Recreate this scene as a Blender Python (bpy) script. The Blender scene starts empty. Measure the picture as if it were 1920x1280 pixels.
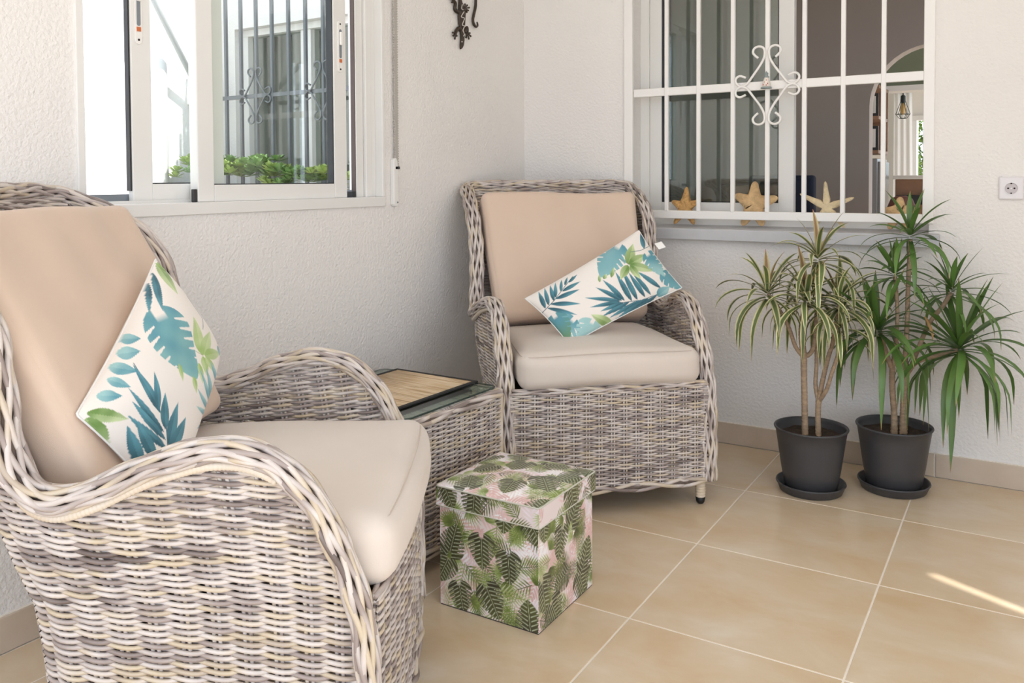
import bpy, math, random
import numpy as np
from mathutils import Matrix, Vector

random.seed(7)
RNG = np.random.RandomState(11)
scene = bpy.context.scene
COL = scene.collection

# ------------------------------------------------------------------ camera
yaw, pitch, roll = -0.551241399, -0.0303515247, -0.00531064515
FPX, CYPX = 1581.34, 385.01
fw = Vector((math.sin(yaw) * math.cos(pitch), math.cos(yaw) * math.cos(pitch), math.sin(pitch)))
r0 = Vector((math.cos(yaw), -math.sin(yaw), 0))
u0 = r0.cross(fw)
rv = math.cos(roll) * r0 + math.sin(roll) * u0
uv_ = -math.sin(roll) * r0 + math.cos(roll) * u0
cam_d = bpy.data.cameras.new('camera')
cam_d.sensor_width = 36.0
cam_d.lens = FPX / 1920 * 36
cam_d.shift_y = -(640 - CYPX) / 1920
cam_d.clip_start = 0.02
cam = bpy.data.objects.new('camera', cam_d)
COL.objects.link(cam)
m = Matrix.Identity(4)
for i in range(3):
    m[i][0], m[i][1], m[i][2] = rv[i], uv_[i], -fw[i]
m.translation = Vector((2.04115, -3.43528, 1.1))
cam.matrix_world = m
scene.camera = cam

# ------------------------------------------------------------------ world, sun, exposure
w = bpy.data.worlds.new('sky')
scene.world = w
w.use_nodes = True
nt = w.node_tree
bg = nt.nodes['Background']
sky = nt.nodes.new('ShaderNodeTexSky')
sky.sky_type = 'HOSEK_WILKIE'
sky.turbidity = 6.0
sky.ground_albedo = 0.6
sky.sun_direction = Vector((0.62, 0.12, 0.77)).normalized()
mixw = nt.nodes.new('ShaderNodeMix')
mixw.data_type = 'RGBA'
mixw.inputs[0].default_value = 0.88
mixw.inputs[7].default_value = (0.83, 0.945, 1.10, 1)
nt.links.new(sky.outputs[0], mixw.inputs[6])
nt.links.new(mixw.outputs[2], bg.inputs[0])
bg.inputs[1].default_value = 3.0
SUN_TO = Vector((0.62, 0.12, 0.77)).normalized()
sun_d = bpy.data.lights.new('sun', 'SUN')
sun_d.energy = 6.5
sun_d.angle = 0.012
sun_d.color = (1.0, 0.975, 0.94)
sun = bpy.data.objects.new('sun', sun_d)
COL.objects.link(sun)
sun.rotation_euler = SUN_TO.to_track_quat('Z', 'Y').to_euler()
sun.location = (6, 1, 8)
# the open front of the porch (a portal: it emits nothing, it only guides the sky light in)
pd = bpy.data.lights.new('porch_opening_portal', 'AREA')
pd.shape = 'RECTANGLE'
pd.size, pd.size_y = 4.6, 2.6
pd.cycles.is_portal = True
po = bpy.data.objects.new('porch_opening_portal', pd)
COL.objects.link(po)
po.location = (1.3, -5.6, 1.3)
po.rotation_euler = (math.radians(90), 0, 0)
pd2 = bpy.data.lights.new('porch_side_portal', 'AREA')
pd2.shape = 'RECTANGLE'
pd2.size, pd2.size_y = 3.6, 2.6
pd2.cycles.is_portal = True
po2 = bpy.data.objects.new('porch_side_portal', pd2)
COL.objects.link(po2)
po2.location = (3.5, -3.78, 1.3)
po2.rotation_euler = (math.radians(90), 0, math.radians(90))
scene.view_settings.view_transform = 'Standard'
scene.view_settings.look = 'None'
scene.view_settings.gamma = 1.0
scene.view_settings.use_curve_mapping = False
scene.view_settings.exposure = -0.20
scene.cycles.use_denoising = True
scene.cycles.max_bounces = 10
scene.cycles.diffuse_bounces = 6
scene.cycles.transparent_max_bounces = 16

# ------------------------------------------------------------------ materials
def lin(c):
    return tuple(((v / 255) / 12.92 if v / 255 <= 0.04045 else ((v / 255 + 0.055) / 1.055) ** 2.4) for v in c)

def newmat(name):
    mt = bpy.data.materials.new(name)
    mt.use_nodes = True
    return mt, mt.node_tree, mt.node_tree.nodes['Principled BSDF']

def mat(name, col, rough=0.5, var=0.0, vscale=8.0, bump=0.0, bscale=60.0, metal=0.0, stretch=(1, 1, 1), detail=4.0, spec=0.5, sheen=0.0):
    """plain colour with object-space noise variation and fine relief"""
    mt, t, b = newmat(name)
    c = lin(col)
    b.inputs['Base Color'].default_value = (*c, 1)
    b.inputs['Roughness'].default_value = rough
    b.inputs['Metallic'].default_value = metal
    b.inputs['Specular IOR Level'].default_value = spec
    if sheen:
        b.inputs['Sheen Weight'].default_value = sheen
    tc = t.nodes.new('ShaderNodeTexCoord')
    mp = t.nodes.new('ShaderNodeMapping')
    mp.inputs['Scale'].default_value = stretch
    t.links.new(tc.outputs['Object'], mp.inputs[0])
    n = t.nodes.new('ShaderNodeTexNoise')
    n.inputs['Scale'].default_value = vscale
    n.inputs['Detail'].default_value = detail
    t.links.new(mp.outputs[0], n.inputs['Vector'])
    rp = t.nodes.new('ShaderNodeValToRGB')
    rp.color_ramp.elements[0].position = 0.3
    rp.color_ramp.elements[1].position = 0.7
    rp.color_ramp.elements[0].color = (*[v * (1 - var) for v in c], 1)
    rp.color_ramp.elements[1].color = (*[min(1, v * (1 + var)) for v in c], 1)
    t.links.new(n.outputs[0], rp.inputs[0])
    t.links.new(rp.outputs[0], b.inputs['Base Color'])
    if bump:
        n2 = t.nodes.new('ShaderNodeTexNoise')
        n2.inputs['Scale'].default_value = bscale
        n2.inputs['Detail'].default_value = 3
        t.links.new(mp.outputs[0], n2.inputs['Vector'])
        bp = t.nodes.new('ShaderNodeBump')
        bp.inputs['Strength'].default_value = bump
        bp.inputs['Distance'].default_value = 0.004
        t.links.new(n2.outputs[0], bp.inputs['Height'])
        t.links.new(bp.outputs[0], b.inputs['Normal'])
    return mt

def attr_mat(name, rough, bump=0.0, bscale=400, sheen=0.0, coat=0.0):
    """printed cloth / card: the print is a colour attribute worked out in this script"""
    mt, t, b = newmat(name)
    a = t.nodes.new('ShaderNodeVertexColor')
    a.layer_name = 'print'
    t.links.new(a.outputs[0], b.inputs['Base Color'])
    b.inputs['Roughness'].default_value = rough
    if sheen:
        b.inputs['Sheen Weight'].default_value = sheen
    if coat:
        b.inputs['Coat Weight'].default_value = coat
        b.inputs['Coat Roughness'].default_value = 0.15
    if bump:
        tc = t.nodes.new('ShaderNodeTexCoord')
        n2 = t.nodes.new('ShaderNodeTexNoise')
        n2.inputs['Scale'].default_value = bscale
        t.links.new(tc.outputs['Object'], n2.inputs['Vector'])
        bp = t.nodes.new('ShaderNodeBump')
        bp.inputs['Strength'].default_value = bump
        bp.inputs['Distance'].default_value = 0.001
        t.links.new(n2.outputs[0], bp.inputs['Height'])
        t.links.new(bp.outputs[0], b.inputs['Normal'])
    return mt

def wicker_mat(name, dark, midc, tan, light):
    mt, t, b = newmat(name)
    uvn = t.nodes.new('ShaderNodeUVMap')
    mp = t.nodes.new('ShaderNodeMapping')
    mp.inputs['Scale'].default_value = (3.6, 61.0, 1)
    t.links.new(uvn.outputs[0], mp.inputs[0])
    n = t.nodes.new('ShaderNodeTexNoise')
    n.inputs['Scale'].default_value = 1.0
    n.inputs['Detail'].default_value = 2.0
    n.inputs['Roughness'].default_value = 0.6
    t.links.new(mp.outputs[0], n.inputs['Vector'])
    rp = t.nodes.new('ShaderNodeValToRGB')
    cr = rp.color_ramp
    cr.elements[0].position = 0.28
    cr.elements[0].color = (*lin(dark), 1)
    cr.elements[1].position = 0.80
    cr.elements[1].color = (*lin(light), 1)
    for p, c in ((0.42, midc), (0.52, light), (0.60, tan), (0.70, midc)):
        e = cr.elements.new(p)
        e.color = (*lin(c), 1)
    t.links.new(n.outputs[0], rp.inputs[0])
    t.links.new(rp.outputs[0], b.inputs['Base Color'])
    b.inputs['Roughness'].default_value = 0.42
    return mt

def glass_mat(name, tint=(1, 1, 1), refl=1.0, ior=1.5):
    mt = bpy.data.materials.new(name)
    mt.use_nodes = True
    t = mt.node_tree
    t.nodes.clear()
    o = t.nodes.new('ShaderNodeOutputMaterial')
    mx = t.nodes.new('ShaderNodeMixShader')
    tr = t.nodes.new('ShaderNodeBsdfTransparent')
    tr.inputs[0].default_value = (*tint, 1)
    gl = t.nodes.new('ShaderNodeBsdfGlossy')
    gl.inputs['Roughness'].default_value = 0.0
    lw = t.nodes.new('ShaderNodeLayerWeight')
    lw.inputs[0].default_value = 0.5
    pw = t.nodes.new('ShaderNodeMath')
    pw.operation = 'POWER'
    pw.inputs[1].default_value = 5.0
    mul = t.nodes.new('ShaderNodeMath')
    mul.operation = 'MULTIPLY_ADD'
    mul.inputs[1].default_value = 0.96
    mul.inputs[2].default_value = 0.04 * refl
    mul.use_clamp = True
    t.links.new(lw.outputs['Facing'], pw.inputs[0])
    t.links.new(pw.outputs[0], mul.inputs[0])
    t.links.new(mul.outputs[0], mx.inputs[0])
    t.links.new(tr.outputs[0], mx.inputs[1])
    t.links.new(gl.outputs[0], mx.inputs[2])
    t.links.new(mx.outputs[0], o.inputs[0])
    return mt

def tile_mat(name, base, var2, vein, rough):
    """polished beige stone tile: cloudy colour that differs from tile to tile"""
    mt, t, b = newmat(name)
    tc = t.nodes.new('ShaderNodeTexCoord')
    oi = t.nodes.new('ShaderNodeObjectInfo')
    va = t.nodes.new('ShaderNodeVectorMath')
    va.operation = 'ADD'
    sc = t.nodes.new('ShaderNodeVectorMath')
    sc.operation = 'SCALE'
    sc.inputs[0].default_value = (13, 7, 5)
    t.links.new(oi.outputs['Random'], sc.inputs['Scale'])
    t.links.new(tc.outputs['Object'], va.inputs[0])
    t.links.new(sc.outputs[0], va.inputs[1])
    mp = t.nodes.new('ShaderNodeMapping')
    mp.inputs['Scale'].default_value = (1.0, 1.7, 1.0)
    t.links.new(va.outputs[0], mp.inputs[0])
    n = t.nodes.new('ShaderNodeTexNoise')
    n.inputs['Scale'].default_value = 3.6
    n.inputs['Detail'].default_value = 9
    n.inputs['Roughness'].default_value = 0.6
    n.inputs['Distortion'].default_value = 0.35
    t.links.new(mp.outputs[0], n.inputs['Vector'])
    rp = t.nodes.new('ShaderNodeValToRGB')
    rp.color_ramp.elements[0].position = 0.32
    rp.color_ramp.elements[0].color = (*lin(var2), 1)
    rp.color_ramp.elements[1].position = 0.62
    rp.color_ramp.elements[1].color = (*lin(base), 1)
    e = rp.color_ramp.elements.new(0.78)
    e.color = (*lin(vein), 1)
    t.links.new(n.outputs[0], rp.inputs[0])
    t.links.new(rp.outputs[0], b.inputs['Base Color'])
    b.inputs['Roughness'].default_value = rough
    return mt

M = {}
M['wall'] = mat('white_stucco', (235, 231, 227), 0.85, 0.015, 3, 1.0, 95, spec=0.2)
M['ceiling'] = mat('ceiling_paint', (243, 241, 239), 0.9, 0.01)
M['rough_wall'] = mat('rough_white_render', (236, 234, 232), 0.9, 0.02, 5, 1.0, 60)
M['tile'] = tile_mat('beige_stone_tile', (221, 203, 177), (212, 185, 150), (227, 214, 196), 0.2)
M['base_tile'] = tile_mat('baseboard_stone', (206, 190, 172), (196, 178, 158), (216, 203, 190), 0.3)
M['grout'] = mat('cream_grout', (240, 231, 219), 0.8, 0.05, 30)
M['pvc'] = mat('white_aluminium', (232, 230, 226), 0.35, 0.01)
M['white_steel'] = mat('white_painted_steel', (240, 237, 233), 0.35, 0.01)
M['gasket'] = mat('dark_gasket', (40, 40, 44), 0.5)
M['rail_grey'] = mat('grey_track', (128, 134, 140), 0.35, 0.05)
M['glass'] = glass_mat('window_glass', (0.96, 0.985, 0.97), 1.6, 1.5)
M['dark_glass'] = glass_mat('tinted_window_glass', (0.80, 0.84, 0.82), 2.2, 1.5)
M['table_glass'] = glass_mat('table_glass', (0.82, 0.9, 0.86), 1.5, 1.5)
M['sill'] = mat('grey_sill_stone', (196, 196, 198), 0.5, 0.03, 20)
M['wicker'] = wicker_mat('wicker', (110, 97, 92), (164, 150, 144), (203, 186, 160), (214, 204, 197))
M['wicker_pale'] = wicker_mat('wicker_pale_cane', (190, 170, 146), (206, 188, 166), (216, 198, 172), (218, 206, 190))
M['wicker_core'] = mat('wicker_core', (96, 82, 74), 0.7, 0.1)  # darkened so the gaps between strands read as shadow
M['rubber'] = mat('black_rubber', (22, 22, 22), 0.5)
M['cushion'] = mat('beige_cotton', (214, 190, 170), 0.85, 0.02, 6, 0.12, 900, sheen=0.2)
M['seat_cushion'] = mat('sand_cotton', (214, 202, 191), 0.85, 0.02, 6, 0.12, 900, sheen=0.2)
M['seam'] = mat('seam_thread', (204, 190, 177), 0.8)
M['pillow_print'] = attr_mat('leaf_print_cotton', 0.8, 0.25, 700, sheen=0.15)
M['box_print'] = attr_mat('monstera_print_vinyl', 0.32, 0.0, coat=0.25)
M['pot'] = mat('anthracite_plastic', (66, 65, 67), 0.42, 0.03, 30, 0.05, 300)
M['soil'] = mat('potting_soil', (62, 47, 36), 0.95, 0.35, 60, 1.0, 120)
M['bark'] = mat('dracaena_bark', (164, 140, 114), 0.8, 0.22, 40, 0.6, 90, stretch=(1, 1, 3))
M['lizard'] = mat('dark_bronze', (72, 62, 54), 0.4, 0.1, 60, metal=0.6)
M['silver'] = mat('silver_inlay', (214, 208, 200), 0.3, metal=0.5)
M['black'] = mat('black_plastic', (48, 48, 50), 0.45)
M['black_cloth'] = mat('black_ribbon', (38, 37, 36), 0.8, 0.1, 200)
M['bamboo'] = wicker_mat('bamboo_sticks', (132, 104, 76), (188, 158, 118), (206, 178, 138), (214, 194, 166))
M['star_tan'] = mat('starfish_tan', (206, 172, 126), 0.8, 0.18, 60, 0.7, 220)
M['star_gold'] = mat('starfish_amber', (200, 156, 98), 0.75, 0.22, 60, 0.8, 160)
M['star_cream'] = mat('starfish_cream', (218, 198, 160), 0.8, 0.1, 60, 0.6, 220)
M['orange'] = mat('orange_mark', (206, 110, 60), 0.5)
M['socket'] = mat('socket_plastic', (228, 224, 226), 0.3)
M['hole'] = mat('dark_hole', (40, 34, 34), 0.8)
M['grey_wall'] = mat('taupe_wall', (186, 176, 169), 0.9, 0.02, 4)
M['olive_wall'] = mat('olive_wall', (116, 122, 100), 0.9, 0.02)
M['kitchen_wall'] = mat('kitchen_white', (228, 224, 218), 0.9, 0.01)
M['wood'] = mat('brown_wood', (146, 112, 88), 0.5, 0.15, 12, stretch=(1, 8, 1))
M['fridge'] = mat('steel_fridge', (150, 150, 150), 0.3, 0.03, metal=0.6)
M['curtain'] = mat('white_voile', (240, 240, 240), 0.9)
M['navy'] = mat('navy_fabric', (40, 46, 66), 0.8, 0.05)
M['terracotta'] = mat('brown_clay', (140, 92, 80), 0.5, 0.05)
M['lamp_black'] = mat('black_wire', (44, 52, 54), 0.5)
M['amber_glass'] = mat('amber_bulb', (214, 178, 120), 0.2)
M['leaf_bush'] = mat('bush_leaf', (104, 128, 46), 0.5, 0.5, 30)
M['succulent'] = mat('succulent_green', (112, 146, 76), 0.5, 0.3, 25)
M['succulent_light'] = mat('succulent_lime', (150, 170, 90), 0.5, 0.2, 25)
M['planter'] = mat('grey_planter', (140, 138, 132), 0.7)
M['bar_shade_grey'] = mat('white_bar_in_shade', (104, 108, 112), 0.4)  # white bars outside; their shade is put into this grey
M['ground'] = mat('pale_paving', (214, 204, 190), 0.9, 0.05, 4)
M['tag'] = mat('white_tag', (236, 234, 230), 0.6)
M['light_white'] = mat('lighthouse_white', (232, 224, 214), 0.6)
M['light_red'] = mat('lighthouse_red', (180, 70, 60), 0.6)
M['light_grey'] = mat('lighthouse_grey', (150, 160, 158), 0.6)

def leaf_mat(name, base, edge, tipc, e0=0.55, e1=0.8):
    """strap leaf: UV u across (0..1), v along; margin stripe in another colour"""
    mt, t, b = newmat(name)
    uvn = t.nodes.new('ShaderNodeUVMap')
    sp = t.nodes.new('ShaderNodeSeparateXYZ')
    t.links.new(uvn.outputs[0], sp.inputs[0])
    ab = t.nodes.new('ShaderNodeMath')
    ab.operation = 'MULTIPLY_ADD'
    ab.inputs[1].default_value = 2.0
    ab.inputs[2].default_value = -1.0
    t.links.new(sp.outputs[0], ab.inputs[0])
    a2 = t.nodes.new('ShaderNodeMath')
    a2.operation = 'ABSOLUTE'
    t.links.new(ab.outputs[0], a2.inputs[0])
    rp = t.nodes.new('ShaderNodeValToRGB')
    rp.color_ramp.elements[0].position = e0
    rp.color_ramp.elements[0].color = (*lin(base), 1)
    rp.color_ramp.elements[1].position = e1
    rp.color_ramp.elements[1].color = (*lin(edge), 1)
    t.links.new(a2.outputs[0], rp.inputs[0])
    mx = t.nodes.new('ShaderNodeMix')
    mx.data_type = 'RGBA'
    mx.inputs[7].default_value = (*lin(tipc), 1)
    mr = t.nodes.new('ShaderNodeMapRange')
    mr.inputs[1].default_value = 0.90
    mr.inputs[2].default_value = 1.0
    t.links.new(sp.outputs[1], mr.inputs[0])
    t.links.new(mr.outputs[0], mx.inputs[0])
    oi = t.nodes.new('ShaderNodeObjectInfo')
    hs = t.nodes.new('ShaderNodeHueSaturation')
    m2 = t.nodes.new('ShaderNodeMapRange')
    m2.inputs[3].default_value = 0.75
    m2.inputs[4].default_value = 1.25
    t.links.new(oi.outputs['Random'], m2.inputs[0])
    t.links.new(m2.outputs[0], hs.inputs['Value'])
    t.links.new(rp.outputs[0], mx.inputs[6])
    t.links.new(mx.outputs[2], hs.inputs['Color'])
    t.links.new(hs.outputs[0], b.inputs['Base Color'])
    b.inputs['Roughness'].default_value = 0.38
    b.inputs['Subsurface Weight'].default_value = 0.0
    return mt
M['leaf_var'] = leaf_mat('variegated_leaf', (98, 114, 66), (208, 200, 152), (190, 168, 122), 0.48, 0.68)
M['leaf_green'] = leaf_mat('green_dracaena_leaf', (84, 118, 54), (92, 98, 52), (150, 118, 70), 0.8, 0.97)
M['leaf_young'] = leaf_mat('young_reddish_leaf', (150, 116, 84), (196, 184, 132), (186, 104, 88), 0.3, 0.7)
M['leaf_dead'] = leaf_mat('dry_brown_leaf', (186, 148, 96), (170, 130, 84), (130, 96, 62), 0.5, 0.8)

# ------------------------------------------------------------------ geometry helpers
class G:
    """collects vertices, faces and uvs; build() links them as ONE mesh object"""
    def __init__(s):
        s.v, s.f, s.uv, s.n = [], [], [], 0
    def add(s, v, f, uv=None):
        v = np.asarray(v, float).reshape(-1, 3)
        s.v.append(v)
        for i, q in enumerate(f):
            s.f.append(tuple(int(k) + s.n for k in q))
            s.uv.append(uv[i] if uv is not None else [(0.0, 0.0)] * len(q))
        s.n += len(v)
        return s
    def box(s, a, b):
        (x0, y0, z0), (x1, y1, z1) = a, b
        v = [(x0, y0, z0), (x1, y0, z0), (x1, y1, z0), (x0, y1, z0), (x0, y0, z1), (x1, y0, z1), (x1, y1, z1), (x0, y1, z1)]
        return s.add(v, [(0, 3, 2, 1), (4, 5, 6, 7), (0, 1, 5, 4), (1, 2, 6, 5), (2, 3, 7, 6), (3, 0, 4, 7)])
    def tube(s, pts, r, sides=6, closed=False, uid=0.0, caps=True, flat=1.0, ref=None, u0=0.0):
        p = np.asarray(pts, float)
        n = len(p)
        r = np.broadcast_to(np.asarray(r, float), (n,))
        if closed:
            t = np.roll(p, -1, 0) - np.roll(p, 1, 0)
        else:
            t = np.gradient(p, axis=0)
        t /= np.linalg.norm(t, axis=1)[:, None] + 1e-12
        N = np.zeros_like(p)
        if ref is not None:
            rf = np.broadcast_to(np.asarray(ref, float), (n, 3))
            N = rf - (rf * t).sum(1)[:, None] * t
            N /= np.linalg.norm(N, axis=1)[:, None] + 1e-12
        else:
            a = np.array([0, 0, 1.0]) if abs(t[0][2]) < 0.9 else np.array([1.0, 0, 0])
            k = a - (a @ t[0]) * t[0]
            k /= np.linalg.norm(k)
            for i in range(n):
                k = k - (k @ t[i]) * t[i]
                k /= np.linalg.norm(k) + 1e-12
                N[i] = k
        B = np.cross(t, N)
        ang = np.arange(sides) / sides * 2 * np.pi
        V = p[:, None, :] + r[:, None, None] * (np.cos(ang)[None, :, None] * N[:, None, :] + flat * np.sin(ang)[None, :, None] * B[:, None, :])
        d = np.concatenate([[0], np.cumsum(np.linalg.norm(np.diff(p, axis=0), axis=1))]) + u0
        f, uv = [], []
        m_ = n if closed else n - 1
        for i in range(m_):
            j = (i + 1) % n
            for k2 in range(sides):
                k3 = (k2 + 1) % sides
                f.append((i * sides + k2, i * sides + k3, j * sides + k3, j * sides + k2))
                ui, uj = d[i], (d[j] if j else d[-1] + 0.01)
                uv.append([(ui, uid), (ui, uid), (uj, uid), (uj, uid)])
        if caps and not closed:
            f.append(tuple(range(sides))[::-1])
            uv.append([(d[0], uid)] * sides)
            f.append(tuple((n - 1) * sides + k2 for k2 in range(sides)))
            uv.append([(d[-1], uid)] * sides)
        return s.add(V.reshape(-1, 3), f, uv)
    def lathe(s, prof, c=(0, 0, 0), sides=40, caps=True):
        n = len(prof)
        v, f = [], []
        for (r, z) in prof:
            for k in range(sides):
                a = 2 * math.pi * k / sides
                v.append((c[0] + r * math.cos(a), c[1] + r * math.sin(a), c[2] + z))
        for i in range(n - 1):
            for k in range(sides):
                k2 = (k + 1) % sides
                f.append((i * sides + k, i * sides + k2, (i + 1) * sides + k2, (i + 1) * sides + k))
        if caps and prof[0][0] > 1e-6:
            f.append(tuple(range(sides))[::-1])
        if caps and prof[-1][0] > 1e-6:
            f.append(tuple((n - 1) * sides + k for k in range(sides)))
        return s.add(v, f)
    def prism(s, poly, axis, a, b):
        """polygon in the two other axes extruded along axis ('x','y','z') from a to b"""
        n = len(poly)
        def P(p, q):
            return {'x': (q, p[0], p[1]), 'y': (p[0], q, p[1]), 'z': (p[0], p[1], q)}[axis]
        v = [P(p, a) for p in poly] + [P(p, b) for p in poly]
        f = [tuple(range(n))[::-1], tuple(range(n, 2 * n))]
        for i in range(n):
            j = (i + 1) % n
            f.append((i, j, n + j, n + i))
        return s.add(v, f)
    def build(s, name, m_, parent=None, smooth=True, bevel=0.0, loc=None, fix=False):
        me = bpy.data.meshes.new(name)
        V = np.concatenate(s.v)
        if loc is not None:
            V = V - np.asarray(loc)
        me.from_pydata(V.tolist(), [], s.f)
        ul = me.uv_layers.new(name='UVMap')
        ul.data.foreach_set('uv', np.array([c for q in s.uv for c in q], float).ravel())
        if smooth:
            me.polygons.foreach_set('use_smooth', [True] * len(me.polygons))
        me.update()
        if fix:
            import bmesh
            bm = bmesh.new()
            bm.from_mesh(me)
            bmesh.ops.remove_doubles(bm, verts=bm.verts, dist=1e-5)
            bmesh.ops.recalc_face_normals(bm, faces=bm.faces)
            bm.to_mesh(me)
            bm.free()
        me.materials.append(m_)
        o = bpy.data.objects.new(name, me)
        COL.objects.link(o)
        if loc is not None:
            o.location = loc
        if parent is not None:
            o.parent = parent
        if bevel:
            bv = o.modifiers.new('bevel', 'BEVEL')
            bv.width = bevel
            bv.segments = 2
            bv.limit_method = 'ANGLE'
            bv.angle_limit = math.radians(40)
        return o

def box(name, a, b, m_, parent=None, bevel=0.0):
    return G().box(a, b).build(name, m_, parent, smooth=False, bevel=bevel)

def empty(name, loc=(0, 0, 0), rz=0.0):
    o = bpy.data.objects.new(name, None)
    o.empty_display_size = 0.1
    COL.objects.link(o)
    o.location = loc
    o.rotation_euler = (0, 0, rz)
    return o

def tag(o, label=None, cat=None, group=None, kind=None):
    if label: o['label'] = label
    if cat: o['category'] = cat
    if group: o['group'] = group
    if kind: o['kind'] = kind
    return o

def copy_tree(o, parent=None):
    c = o.copy()
    COL.objects.link(c)
    c.parent = parent
    for ch in KIDS.get(o.name, []):
        copy_tree(ch, c)
    return c

KIDS = {}
def index_kids():
    KIDS.clear()
    for o in list(COL.objects):
        if o.parent is not None:
            KIDS.setdefault(o.parent.name, []).append(o)

def catmull(P, n=12, closed=False):
    P = np.asarray(P, float)
    out = []
    N = len(P)
    rng = range(N if closed else N - 1)
    for i in rng:
        if closed:
            p0, p1, p2, p3 = P[(i - 1) % N], P[i], P[(i + 1) % N], P[(i + 2) % N]
        else:
            p0, p1, p2, p3 = P[max(i - 1, 0)], P[i], P[i + 1], P[min(i + 2, N - 1)]
        for k in range(n):
            t = k / n
            out.append(0.5 * ((2 * p1) + (-p0 + p2) * t + (2 * p0 - 5 * p1 + 4 * p2 - p3) * t * t + (-p0 + 3 * p1 - 3 * p2 + p3) * t ** 3))
    if not closed:
        out.append(P[-1])
    return np.array(out)

def resample(P, n):
    P = np.asarray(P, float)
    d = np.concatenate([[0], np.cumsum(np.linalg.norm(np.diff(P, axis=0), axis=1))])
    s = np.linspace(0, d[-1], n)
    return np.stack([np.interp(s, d, P[:, k]) for k in range(P.shape[1])], 1)

def arclen(P):
    return float(np.linalg.norm(np.diff(P, axis=0), axis=1).sum())

def sstep(a, b, x):
    t = np.clip((np.asarray(x, float) - a) / (b - a), 0, 1)
    return t * t * (3 - 2 * t)

# ------------------------------------------------------------------ the setting: floor
fl = box('floor', (-2.4, -6.2, -0.08), (3.45, 0.0, -0.0011), M['grout'])
tag(fl, 'floor of large polished beige stone tiles with pale grout', kind='structure')
PX, PY, X0, Y0, GAP = 0.508, 0.506, 1.196, -0.498, 0.0046
xs = [0.012] + [X0 + k * PX for k in range(-2, 5)]
ys = [-0.012] + [Y0 - k * PY for k in range(0, 11)]
for i in range(len(xs) - 1):
    for j in range(len(ys) - 1):
        x0, x1 = xs[i] + GAP / 2, min(xs[i + 1] - GAP / 2, 3.38)
        y1, y0 = ys[j] - GAP / 2, ys[j + 1] + GAP / 2
        if x1 - x0 < 0.02 or ys[j + 1] < -5.2:
            continue
        cx, cy = (x0 + x1) / 2, (y0 + y1) / 2
        g = G().box((x0, y0, -0.012), (x1, y1, 0.0))
        o = g.build('tile', M['tile'], fl, smooth=False, bevel=0.0012, loc=(cx, cy, 0))

# walls (each one mesh of boxes around its openings)
def wall_with_holes(axis, c0, c1, a0, a1, z0, z1, holes):
    """axis 'x': wall plane normal x, from c0 to c1, running a0..a1 in y"""
    g = G()
    cuts = sorted(set([a0, a1] + [h[0] for h in holes] + [h[1] for h in holes]))
    for s0, s1 in zip(cuts[:-1], cuts[1:]):
        zz = [(z0, z1)]
        for h in holes:
            if h[0] <= s0 + 1e-6 and h[1] >= s1 - 1e-6:
                zz = [(z0, h[2]), (h[3], z1)]
        for q0, q1 in zz:
            if q1 - q0 < 1e-4:
                continue
            if axis == 'x':
                g.box((c0, s0, q0), (c1, s1, q1))
            else:
                g.box((s0, c0, q0), (s1, c1, q1))
    return g

ROOMH = 2.62
WL = (-2.19, -1.03, 1.01, 2.16)      # left window opening in y,z
wl = wall_with_holes('x', -0.16, 0.0, -5.6, 0.0, -0.08, ROOMH + 0.1, [WL]).build('wall_left', M['wall'], smooth=False)
tag(wl, 'white stucco wall with the sliding window', kind='structure')
WR = (0.545, 1.725, 0.88, 2.10)      # right window opening in x,z
WF = (-2.0, -0.95, 1.02, 2.0)        # the same kind of window further along the facade
wb = wall_with_holes('y', 0.0, 0.25, -2.35, 3.6, -0.08, ROOMH + 0.1, [WR, WF]).build('wall_back', M['wall'], smooth=False)
tag(wb, 'white stucco wall with the barred window', kind='structure')
ce = box('ceiling', (-0.16, -5.6, ROOMH), (3.6, 0.25, ROOMH + 0.1), M['ceiling'])
tag(ce, 'white porch ceiling', kind='structure')

# baseboards of stone tile pieces
bb = empty('baseboard_back')
tag(bb, 'beige stone skirting tiles along the barred-window wall', kind='structure')
jx = [0.03, 0.229, 0.737, 1.245, 1.753, 2.261, 2.769, 3.3]
for a, b in zip(jx[:-1], jx[1:]):
    G().box((a + 0.002, -0.011, 0.001), (b - 0.002, 0.0, 0.086)).build('skirting_tile', M['base_tile'], bb, smooth=False, bevel=0.002, loc=((a + b) / 2, 0, 0.04))
G().box((0.03, -0.006, 0.0), (3.3, 0.0, 0.088)).build('grout_bed', M['grout'], bb, smooth=False)
bl = empty('baseboard_left')
tag(bl, 'beige stone skirting tiles along the sliding-window wall', kind='structure')
jy = [-0.012 - k * 0.508 for k in range(0, 9)]
for a, b in zip(jy[1:], jy[:-1]):
    G().box((0.0, a + 0.002, 0.001), (0.011, b - 0.002, 0.086)).build('skirting_tile', M['base_tile'], bl, smooth=False, bevel=0.002, loc=(0, (a + b) / 2, 0.04))
G().box((0.0, -4.1, 0.0), (0.006, -0.012, 0.088)).build('grout_bed', M['grout'], bl, smooth=False)

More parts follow.
